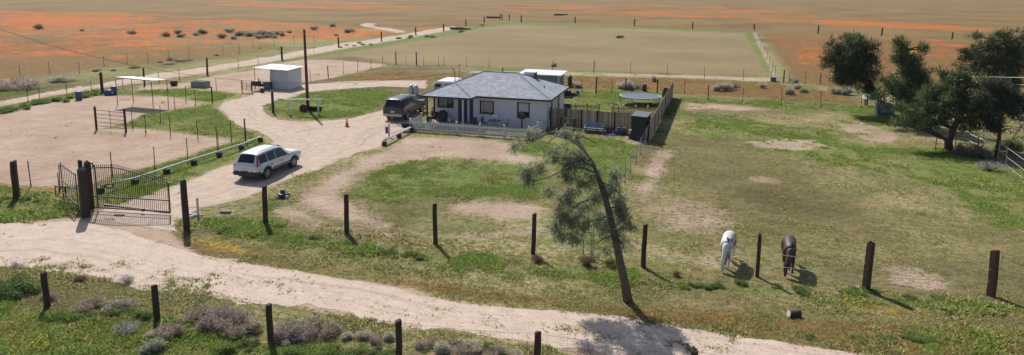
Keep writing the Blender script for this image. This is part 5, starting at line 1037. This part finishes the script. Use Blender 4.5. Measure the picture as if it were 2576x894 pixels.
# ------------------------------------------------------------------ bushes
M_LEAF = leaf_mat('foliage', tr=.35, upn=.75); M_DRY = leaf_mat('dry_brush', tr=.35, upn=.8)
def tri_cloud(P_, D, Ln, Wd, colr, seed=0):
    """thin leaf triangles: base points, directions, lengths, widths"""
    rg = np.random.default_rng(seed); n = len(P_); D = D/(np.linalg.norm(D, axis=1, keepdims=True)+1e-9)
    s = np.cross(D, rg.normal(0, 1, (n, 3))); s /= np.linalg.norm(s, axis=1, keepdims=True)+1e-9
    V = np.stack([P_-s*Wd[:, None], P_+s*Wd[:, None], P_+D*Ln[:, None]], 1).reshape(-1, 3)
    return V, np.repeat(colr, 3, 0)
def bush_mesh(kind, seed):
    rg = np.random.default_rng(seed)
    pal = dict(sage=(C(176,180,158), C(130,136,114)), pale=(C(214,204,182), C(176,164,144)), purple=(C(182,164,150), C(136,118,108)), weed=(C(136,156,76), C(92,116,50)), darkweed=(C(118,138,76), C(74,96,48)), dead=(C(176,170,166), C(130,122,120)), brown=(C(136,112,88), C(92,74,58)))[kind]
    dens = dict(sage=2200, pale=2600, purple=1900, weed=1300, darkweed=1500, dead=800, brown=1300)[kind]
    nl = 7+seed % 4; sp_ = .42 if kind in ('pale', 'brown') else .7; cs = np.stack([rg.uniform(-sp_, sp_, nl), rg.uniform(-sp_, sp_, nl), rg.uniform(.08, .38, nl)], 1); rs = rg.uniform(.26, .58, nl)
    k = rg.integers(0, nl, dens); d = rg.normal(0, 1, (dens, 3)); d[:, 2] = np.abs(d[:, 2])*1.0-.1; d /= np.linalg.norm(d, axis=1, keepdims=True)
    r = rs[k]*rg.random(dens)**.45; P_ = cs[k]+d*r[:, None]; P_[:, 2] = np.abs(P_[:, 2])
    Ln = rg.uniform(.08, .30, dens); Wd = rg.uniform(.008, .022, dens)*(1.8 if 'weed' in kind or kind == 'sage' else 1.1)
    D = d+rg.normal(0, .55, (dens, 3)); t = rg.random((dens, 1))*.8+.2*(P_[:, 2:3] > .4)
    c = (np.array(pal[0])*t+np.array(pal[1])*(1-t))*1.45; V, c = tri_cloud(P_, D, Ln, Wd, c, seed)
    # woody stems
    st = MB(); 
    ns = 26
    for i in range(ns):
        a = rg.uniform(0, 6.28); u = rg.uniform(.3, .9); e = np.array([math.cos(a)*u, math.sin(a)*u, rg.uniform(.2, .8)]); st.tube([(0, 0, 0), tuple(e*.5+rg.normal(0, .06, 3)), tuple(e)], [.02, .012, .004], 3, False)
    sv = np.array(st.v); sf = [(f[0], f[1], f[2]) for f in st.f]+[(f[0], f[2], f[3]) for f in st.f]
    Fc = np.vstack([np.arange(len(V)).reshape(-1, 3), np.array(sf)+len(V)]); c = np.vstack([c, np.tile(np.array(C(96,80,66)), (len(sv), 1))]); V = np.vstack([V, sv])
    return fastmesh(kind+'_bush', V, Fc, M_LEAF if 'weed' in kind or kind == 'sage' else M_DRY, {'Col': c})
BM = {k: [bush_mesh(k, 10*i+len(k)) for i in range(3)] for k in ('sage', 'pale', 'purple', 'weed', 'darkweed', 'dead', 'brown')}
bi = 0
def bush(kind, px, py, wpx, ratio, lb, group=None, cat='bush', name='bush'):
    global bi
    x, y = G(px, py); ppm = F/dep(x, y); s_ = wpx/ppm/1.7; o = link(name, BM[kind][bi % 3], None, (x, y, -.02)); bi += 1
    o.rotation_euler = (0, 0, random.uniform(0, 6.28)); o.scale = (s_, s_, s_*ratio*1.35); tag(o, lb, cat, group); return o
SG = 'sagebrush in the poppy field'
for px, py, w_, lb in [(96,74,26,'dark low bush at the far left of the orange poppy field'),(207,79,12,'small dark bush right of the far-left one in the orange poppy field'),(331,86,20,'faint grey bush alone in the left poppy field'),
   (417,93,24,'brownish bush at the left end of the sagebrush band'),(447,86,22,'grey sagebrush above and right of the brownish bush'),(456,94,20,'round pale sagebrush below the grey one'),(495,90,16,'small sagebrush just left of the mid-field gap'),(512,86,26,'low wide sagebrush left of the main cluster'),
   (560,97,26,'green-brown sagebrush at the lower left of the main cluster'),(577,82,20,'sagebrush at the upper left of the main cluster')]:
    bush('sage' if 'brown' not in lb and 'dark' not in lb else 'brown', px, py, w_, .8, lb, SG)
for px, py, w_ in [(601,91,24),(587,99,18),(614,88,18),(628,92,22),(640,90,18),(651,97,18),(662,88,20),(671,95,18),(657,86,18),(684,93,26),(690,96,16),(701,88,20),(712,91,16)]:
    bush('sage', px, py, w_, .8, 'grey-green sagebrush in the dense cluster left of the tall pole', SG)
for px, py, w_, lb in [(728,83,14,'small sagebrush at the right tip of the dense cluster'),(789,76,18,'lone sagebrush just right of the tall pole top'),(835,68,16,'smallest far sagebrush beyond the tall pole'),(878,83,22,'round sagebrush left of the track bend'),(846,91,10,'tiny dark bush by the track right of the pole')]: bush('sage', px, py, w_, .85, lb, SG)
for px, py, w_, k, lb in [(52,222,95,'purple','large purple-grey brush beside the far track at left'),(15,228,50,'purple','brush left of the large purple-grey one by the far track'),(172,206,30,'purple','brown brush by the far track left of the thick post'),(140,206,45,'sage','grey brush left of the brown brush by the far track'),(243,180,26,'brown','dark bush by the far track above the thick post'),(285,179,18,'brown','small brown bush right of the dark far-track bush'),(337,172,22,'darkweed','dark green bush beside the far track'),
   (402,158,16,'brown','small brown bush left of the far-track bush row'),(432,152,26,'brown','first brown bush of the row beside the far track'),(455,155,34,'purple','wide purple brush in the row beside the far track'),(474,152,22,'brown','last brown bush of the row beside the far track'),(425,163,22,'purple','low brush below the far-track row'),(545,141,16,'brown','brown bush beside the track near the double post'),(700,125,10,'brown','tiny bush near the track left of the pole'),(655,122,10,'brown','tiny bush farther left near the track')]: bush(k, px, py, w_, .42, lb)
for px, py, w_, h_, k, lb in [(1433,220,28,.9,'pale','grey bush behind the hanging black bag'),(1453,221,30,.85,'pale','pale grey bush right of the storage shed'),(1563,224,34,.8,'pale','left part of the big pale round bush behind the trampoline'),(1584,226,46,.75,'pale','middle of the big pale round bush behind the trampoline'),(1603,224,30,.75,'purple','right part of the big pale round bush behind the trampoline'),(1620,222,16,1.2,'pale','small round bush just right of the big pale bush'),(1647,206,22,1.,'pale','round pale bush alone in the rusty strip'),
   (1806,229,34,.9,'pale','left bush of the cluster right of the backyard'),(1826,229,34,.95,'pale','middle bush of the cluster right of the backyard'),(1840,225,30,.85,'purple','right bush of the cluster right of the backyard'),(1855,221,14,.8,'sage','small green bush at the end of the cluster'),(1918,222,20,1.,'pale','lone round pale bush left of the blue box'),
   (1983,238,32,.9,'pale','grey bush in front of the right-hand bush group'),(1999,208,24,.8,'sage','far green bush at the back of the right-hand group'),(2004,224,24,.9,'pale','middle pale bush of the right-hand group'),(2020,233,22,.8,'sage','right green bush of the right-hand group'),(2065,232,10,.8,'pale','tiny bush between the bush group and the pines'),(2105,236,30,.8,'sage','first green shrub left of the oval pine'),(2124,238,34,.8,'sage','second green shrub left of the oval pine'),(2110,208,22,.7,'sage','far grey shrub behind the oval pine edge'),
   (1555,96,24,.5,'darkweed','small dark weed clump in the middle of the tan back field'),(1392,168,16,.9,'sage','small weed at the middle fence behind the house')]: bush(k, px, py, w_, h_, lb)
VG = 'dead brush on the near verge'
for px, py, w_, k in [(506,800,50,'purple'),(540,815,60,'purple'),(585,822,60,'purple'),(560,796,44,'purple'),(615,842,54,'purple'),(600,806,40,'purple')]: bush(k, px, py, w_*1.3, .75, 'purple-grey dead brush on the near verge left of the middle front post', VG)
for px, py, w_, k in [(723,850,66,'purple'),(765,842,60,'dead'),(806,838,62,'purple'),(745,862,50,'dead'),(830,842,40,'purple'),(700,846,40,'purple')]: bush(k, px, py, w_*1.2, .75, 'grey dead brush on the near verge right of the third dark post', VG)
for px, py, w_, k in [(874,852,36,'pale'),(915,852,40,'pale'),(975,852,38,'pale'),(945,862,34,'purple')]: bush(k, px, py, w_, .8, 'small pale brush tuft left of the fourth near post', VG)
for px, py, w_, k in [(1074,872,50,'purple'),(1112,888,54,'pale'),(1165,890,56,'purple'),(1200,882,50,'pale'),(1250,894,50,'purple'),(1300,900,50,'pale'),(1140,868,34,'purple'),(1232,878,36,'weed')]: bush(k, px, py, w_, .7, 'purple-grey brush on the near verge between the two rightmost near posts', VG)
for px, py, w_, k, lb in [(430,848,66,'purple','purple brush in the bottom-left grass below the second near post'),(312,840,60,'dead','grey-white brush in the bottom-left grass left of the purple one'),(228,778,60,'purple','flat dead brush right of the first near post'),(305,776,62,'dead','whitish dead branches on the verge left of the second near post'),(385,850,40,'pale','small pale brush between the two bottom-left brushes'),
   (24,735,80,'darkweed','dark green bush at the left edge of the near verge'),(60,742,60,'darkweed','dark green bush left of the first near post'),(120,752,40,'purple','purple brush around the foot of the first near post'),(324,712,40,'dead','spindly weed standing against the pale road'),(39,672,30,'dead','spindly weed at the far left road edge'),(204,706,34,'brown','brown weed at the road edge right of the first near post'),(380,880,60,'sage','pale weed at the bottom edge left of centre'),(560,890,60,'weed','bright green weed at the bottom edge')]: bush(k, px, py, w_, .75, lb)
for px, py, w_, k, lb in [(1350,662,32,'brown','round brown tumbleweed at the foot of the fifth front post'),(1475,668,46,'brown','brown tumbleweed beside the metal brace post'),(1541,672,34,'darkweed','dark weed left of the leaning trunk'),(1702,696,26,'brown','small tumbleweed left of the white horse')]: bush(k, px, py, w_, 1.05, lb, None, 'tumbleweed', 'tumbleweed')
rgw = random.Random(12)
def weedrow(pts, n, lb, grp, kinds=('weed', 'darkweed'), w_=(14, 30), h=.6):
    for i in range(n):
        u = rgw.random()*(len(pts)-1); k = int(u); f = u-k; px = pts[k][0]+(pts[k+1][0]-pts[k][0])*f; py = pts[k][1]+(pts[k+1][1]-pts[k][1])*f
        bush(rgw.choice(kinds), px+rgw.uniform(-6, 6), py+rgw.uniform(-4, 6), rgw.uniform(*w_), h, lb, grp, 'weed', 'weed')
weedrow([(0,284),(60,270),(120,256),(190,248),(240,236)], 26, 'bright green weed along the back edge of the left corral', 'weeds along the left corral', ('weed', 'weed', 'darkweed'), (14, 26), .7)
weedrow([(0,505),(80,510),(150,520),(195,535)], 12, 'green weed in the grass left of the black gate', 'weeds left of the gate', w_=(18, 34))
weedrow([(470,580),(600,580),(720,590),(870,610),(1000,640),(1100,655)], 18, 'green weed along the front fence right of the gate', 'weeds along the front fence', w_=(20, 40), h=.45)
weedrow([(1700,715),(1800,725),(1905,705),(2000,735),(2100,745),(2190,735),(2300,755),(2420,765),(2540,775)], 20, 'green weed along the front fence by the horses', 'weeds by the horse fence', w_=(20, 42), h=.5)
weedrow([(1960,850),(2200,850),(2300,860),(2400,875),(2250,835)], 9, 'green weed in the bottom right verge', 'weeds in the bottom right verge', w_=(30, 50), h=.4)
weedrow([(20,800),(150,800),(300,790),(420,815),(520,860),(700,885),(860,890),(1000,893)], 22, 'lush green weed in the bottom left verge', 'weeds in the bottom left verge', w_=(30, 60), h=.5)
weedrow([(840,122),(900,112),(1000,100),(1080,90),(1160,76),(1230,62)], 16, 'green weed along the track fence', 'weeds along the track fence', w_=(9, 18), h=.5)
# ------------------------------------------------------------------ trees
M_BARK = mat('pine_bark', C(84,68,56), .95, .3, 9, bump=.6); M_DEADW = mat('dead_branch', C(168,160,152), .9, .15, 9)
def needles(cents, rad, per, ln, wd, pal, seed, droop=0., up=0.):
    rg = np.random.default_rng(seed); n = len(cents); k = n*per; ci = np.repeat(np.arange(n), per); d = rg.normal(0, 1, (k, 3)); d /= np.linalg.norm(d, axis=1, keepdims=True)
    P_ = cents[ci]+d*(rad*rg.random(k)**.5)[:, None]*np.array([1, 1, .75]); D = d+rg.normal(0, .4, (k, 3)); D[:, 2] += up-droop
    t = np.clip(np.repeat(rg.random(n)**1.5, per)*.8+rg.random(k)*.2, 0, 1)[:, None]; c = np.array(pal[0])*t+np.array(pal[1])*(1-t)
    return tri_cloud(P_, D, rg.uniform(.6, 1.3, k)*ln, rg.uniform(.7, 1.3, k)*wd, c, seed)
def pine(lb, base, trunk, blobs, depth, nclump, seed, pal, tr0=.3, per=15, rad=.34, ln=.42, wd=.034, cat='tree', deadl=(), gap=.42, group=None):
    x, y = base; t = thing('pine_tree', lb, cat, (x, y, 0), group=group); O = Vector((x, y, 0)); fd = depth if callable(depth) else (lambda q: depth)
    tp = [AT(px, py, fd(py))-O for px, py in trunk]; tp[0] = Vector((0, 0, -.15)); m = len(tp)
    part('trunk', MB().tube(tp, [tr0*(1-.75*i/(m-1)) for i in range(m)], 10), M_BARK, t, True)
    rg = np.random.default_rng(seed); fwv = Vector(f0.tolist()); cents = []; lb_ = MB()
    vol = np.array([b[2]*b[3] for b in blobs], float); vol /= vol.sum()
    jb = random.Random(seed); blobs = list(blobs)+[(b[0]+jb.choice((-1, 1))*b[2]*jb.uniform(.7, 1.1), b[1]+jb.uniform(-1, .8)*b[3], b[2]*.4, b[3]*.4) for b in blobs]; vol = np.array([b[2]*b[3] for b in blobs], float); vol /= vol.sum()
    for (px, py, rx, ry), v in zip(blobs, vol):
        c = AT(px, py, fd(py)); ppm = F/fd(py); a, b_ = rx/ppm, ry/ppm; c = c+fwv*float(rg.uniform(-.4, .4)*a); n = int(nclump*v*.85)+2
        d = rg.normal(0, 1, (n, 3)); d /= np.linalg.norm(d, axis=1, keepdims=True); r = rg.random(n)**.4
        q = np.array(c)+(d*r[:, None])*np.array([a, a, b_])
        q = np.vstack([q, q[:n//8]+(q[:n//8]-np.array(c))*rg.uniform(.15, .45, (n//8, 1))]); r = np.concatenate([r, np.ones(n//8)]); keep = vnoise(q[:, 0]*3+q[:, 2]*2.3, q[:, 1]*3+q[:, 2]*1.7, 1.7, seed) > gap-.12*(r < .6)
        cents.append(q[keep]); near_ = min(tp, key=lambda p: (p+O-c).length)
        lb_.tube([near_, (near_+(c-O))/2+Vector((0, 0, .15)), c-O], [tr0*.32, tr0*.2, tr0*.07], 6, False)
        for j in range(5):
            e = Vector(q[rg.integers(0, len(q))].tolist())-O; lb_.tube([c-O, (c-O+e)/2+Vector((0, 0, .1)), e], [tr0*.1, tr0*.07, .012], 4, False)
    part('limbs', lb_, M_BARK, t, True)
    cents = np.vstack(cents)-np.array(O)
    V, c = needles(cents, rad, per, ln, wd, pal, seed, up=.8)
    link('crown', fastmesh('crown', V, np.arange(len(V)).reshape(-1, 3), M_PINE, {'Col': c}), t)
    if deadl:
        for pts in deadl:
            q = [AT(px, py, fd(py))-O for px, py in pts]; k = len(q); part('dead_branch', MB().tube(q, [.06*(1-.7*i/(k-1)) for i in range(k)], 5), M_DEADW, t, True)
    return t
M_PINE = leaf_mat('pine_needles', tr=.3, upn=.3, rough=.7)
PG = (C(146,164,98), C(42,54,36)); PGD = (C(112,132,84), C(36,48,34))
bx, by = G(2222, 288); pine('dense oval pine at the left of the right-hand tree group', (bx, by), [(2222,288),(2212,250),(2190,210),(2165,170),(2150,120)],
  [(2110,130,34,36),(2145,112,36,26),(2175,130,34,34),(2190,170,26,36),(2140,155,44,38),(2105,160,32,32),(2160,190,42,34),(2185,218,30,24),(2130,195,34,22),(2200,235,20,18)], dep(bx, by), 1700, 5, PGD, .3, gap=.42)
bx, by = G(2296, 322); pine('narrow leaning pine with a pointed top beside the oval pine', (bx, by), [(2296,322),(2292,280),(2288,230),(2280,180),(2272,130),(2268,104)],
  [(2268,118,16,22),(2258,150,14,20),(2285,150,28,26),(2300,175,34,24),(2280,195,34,30),(2320,205,30,26),(2250,235,36,28),(2235,215,24,26),(2300,235,48,30),(2325,128,10,14),(2270,265,40,22),(2225,245,20,20),(2310,270,40,24)], dep(bx, by), 1300, 6, PG, .28, gap=.4,
  deadl=[[(2290,240),(2320,215),(2345,205)],[(2285,200),(2310,190),(2335,170)]])
bx, by = G(2388, 380); pine('big leaning pine with a thick curved trunk in the right foreground group', (bx, by), [(2388,380),(2386,355),(2398,325),(2410,300),(2415,260),(2410,215)],
  [(2395,190,30,24),(2430,200,36,28),(2380,225,36,26),(2420,235,48,32),(2350,262,44,24),(2310,290,46,22),(2285,312,28,12),(2370,290,44,22),(2450,265,44,30),(2470,300,40,26),(2430,320,34,18),(2350,240,28,22),(2400,262,40,26),(2335,312,34,12)], dep(bx, by), 1500, 7, PG, .33, gap=.44, deadl=[[(2410,290),(2370,262),(2335,260)],[(2405,310),(2360,305),(2320,300)]])
bx, by = G(2558, 268); pine('tall broad dark pine at the far right edge', (bx, by), [(2558,268),(2556,240),(2552,200),(2540,150),(2530,110)],
  [(2545,95,34,24),(2500,115,40,26),(2460,135,32,24),(2570,120,40,36),(2520,150,48,34),(2470,170,40,30),(2440,180,26,20),(2560,165,44,36),(2500,195,44,26),(2540,205,40,24),(2600,150,50,50),(2425,150,12,14)], dep(bx, by), 1700, 8, PGD, .42, gap=.36)
bx, by = G(2508, 398); pine('thin-trunked grey-green pine in front at the right edge', (bx, by), [(2508,398),(2512,360),(2516,325),(2512,290),(2500,240)],
  [(2500,225,30,24),(2530,245,34,26),(2480,255,32,24),(2515,280,38,26),(2550,285,34,28),(2470,290,26,20),(2535,320,34,18),(2490,320,28,16),(2560,250,26,24)], dep(bx, by), 800, 9, (C(104,110,90), C(56,62,48)), .17, gap=.5, deadl=[[(2515,330),(2545,322),(2576,335)],[(2513,300),(2480,285),(2455,290)]])
bx, by = G(2590, 400); 
t = thing('dead_tree', 'bare grey dead branches at the right frame edge', 'tree', (bx, by, 0)); O = Vector((bx, by, 0)); dd = dep(bx, by); rg = random.Random(5)
part('trunk', MB().tube([Vector((0, 0, -.1)), AT(2592,350,dd)-O, AT(2596,300,dd)-O], [.16, .12, .07], 8), M_DEADW, t)
for k in range(16):
    a = AT(2592+rg.uniform(-4, 6), rg.uniform(290, 370), dd)-O; e = AT(rg.uniform(2518, 2600), rg.uniform(275, 385), dd)-O; mid = (a+e)/2+Vector((0, rg.uniform(-.6, .6), .5))
    part('branch', MB().tube([a, mid, e+Vector((0, rg.uniform(-1, 1), -.2))], [.05, .035, .01], 5), M_DEADW, t)
for px, py, w_, k, lb in [(2540,385,60,'weed','yellow-green shrub behind the thin-trunked pine'),(2490,430,50,'dead','grey dead brush against the pale railed fence'),(2440,392,60,'purple','low grey brush right of the big pine trunk'),(2470,400,40,'purple','second low grey brush right of the big pine trunk')]: bush(k, px, py, w_, .9, lb)
# leaning foreground tree
bx, by = G(1582, 760); d0 = dep(bx, by); fdp = lambda py: d0-.2*(760-py)/430.
t = thing('leaning_tree', 'thin leaning sparse tree with pale curling dead limbs beside the dirt road', 'tree', (bx, by, 0)); O = Vector((bx, by, 0))
def A2(pts): return [AT(px, py, fdp(py))-O for px, py in pts]
tk = A2([(1582,760),(1572,712),(1560,660),(1549,605),(1538,560),(1526,510),(1512,465),(1500,432),(1490,408),(1476,388)]); tk[0] = Vector((0, 0, -.15))
part('trunk', MB().tube(tk, [.20,.17,.155,.145,.13,.12,.105,.08,.065,.04], 10), mat('tree_bark', C(118,98,86), .95, .35, 12, bump=.8), t, True)
LM = [[(1476,388),(1462,364),(1442,347),(1420,336),(1400,331),(1384,334)],[(1470,380),(1450,362),(1425,348),(1402,343),(1386,350),(1380,362)],[(1455,360),(1430,345),(1408,338),(1395,340)],
 [(1512,492),(1490,500),(1465,508),(1445,522),(1433,534)],[(1530,543),(1510,549),(1490,555),(1470,558),(1452,566)],[(1500,436),(1470,424),(1440,421),(1413,430),(1385,444),(1345,456)],[(1495,420),(1465,405),(1430,398),(1388,396)],
 [(1505,455),(1540,470),(1568,500)],[(1530,525),(1555,520),(1575,540)],[(1545,585),(1565,575),(1585,570)],[(1440,347),(1470,345),(1500,360)],[(1490,408),(1460,398),(1430,380)],[(1400,331),(1370,340),(1345,350),(1320,355)],[(1545,590),(1520,600),(1500,612)]]
for i, l in enumerate(LM):
    q = A2(l); n = len(q); part('limb', MB().tube(q, [(.05 if i < 7 else .03)*(1-.75*k/(n-1))+.006 for k in range(n)], 6), M_DEADW if i < 6 else M_BARK, t, True)
BL = [(1336,462,20,16,.7),(1360,430,20,18,.8),(1405,408,28,22,1.2),(1440,420,28,24,1.3),(1433,455,24,20,1.),(1466,412,26,24,1.3),(1500,446,24,26,1.2),(1450,565,34,24,1.6),(1420,552,24,20,1.),(1475,580,30,18,1.),(1556,510,24,32,1.4),(1566,548,24,28,1.4),(1540,470,22,22,1.),(1556,592,24,22,1.1),(1535,575,26,24,1.2),(1585,570,18,26,.8),(1311,368,22,18,.8),(1338,350,20,14,.8),(1460,350,26,14,1.),(1362,352,16,14,.6),(1430,520,26,22,1.),(1480,530,28,28,1.1),(1510,560,22,26,1.),(1500,500,24,26,1.1),(1470,470,26,24,1.),(1440,500,24,20,.8),(1405,580,20,18,.6),(1570,620,16,20,.7),(1525,630,22,18,.6),(1430,345,22,12,.5)]
BL = [(a-(8 if a < 1480 else 2), b-(12 if a < 1500 else 4), c_*1.15, d_*1.1, e_*(1.25 if a < 1480 else .75)) for a, b, c_, d_, e_ in BL]+[(1545,440,20,20,.9),(1525,478,20,22,.9),(1562,525,24,26,1.1),(1410,590,26,18,.9),(1445,600,24,16,.8),(1320,430,22,20,.8),(1385,375,26,20,1.),(1425,375,22,18,.8),(1380,480,20,20,.6),(1290,375,16,16,.5)]
rg = np.random.default_rng(33); cen = []
tw = MB()
for px, py, rx, ry, wgt in BL:
    c = np.array(AT(px, py, fdp(py))); ppm = F/fdp(py); n = int(42*wgt); n = int(n*(.45 if py < 400 else 1.)); d = rg.normal(0, 1, (n, 3)); d /= np.linalg.norm(d, axis=1, keepdims=True); q = c+d*(rg.random(n)**.5)[:, None]*np.array([rx/ppm, rx/ppm, ry/ppm]); cen.append(q)
    for j in range(5):
        e = q[rg.integers(0, n)]; tw.tube([tuple(c-np.array(O)), tuple((c+e)/2-np.array(O)+rg.normal(0, .08, 3)), tuple(e-np.array(O))], [.016, .01, .004], 3, False)
tq = part('twigs', tw, M_BARK, t); tq['kind'] = 'stuff'
V, c = needles(np.vstack(cen)-np.array(O), .19, 17, .14, .013, (C(214,218,178), C(126,134,102)), 3, droop=.9)
link('crown', fastmesh('crown', V, np.arange(len(V)).reshape(-1, 3), leaf_mat('sparse_foliage', tr=.4, upn=.7), {'Col': c}), t)

# ------------------------------------------------------------------ haze
hz = MB().box((0, 5000, 12.5), (24000, 16000, 29)).mesh('haze'); ho = link('haze', hz); ho['kind'] = 'stuff'; ho['label'] = 'thin pale haze over the fields'
m = bpy.data.materials.new('haze_air'); m.use_nodes = True; n = m.node_tree; n.nodes.remove(n.nodes['Principled BSDF']); pv = n.nodes.new('ShaderNodeVolumePrincipled')
pv.inputs['Density'].default_value = .00010; pv.inputs['Color'].default_value = (.86, .9, 1, 1); pv.inputs['Anisotropy'].default_value = .3; n.links.new(pv.outputs[0], n.nodes['Material Output'].inputs['Volume']); hz.materials.append(m)
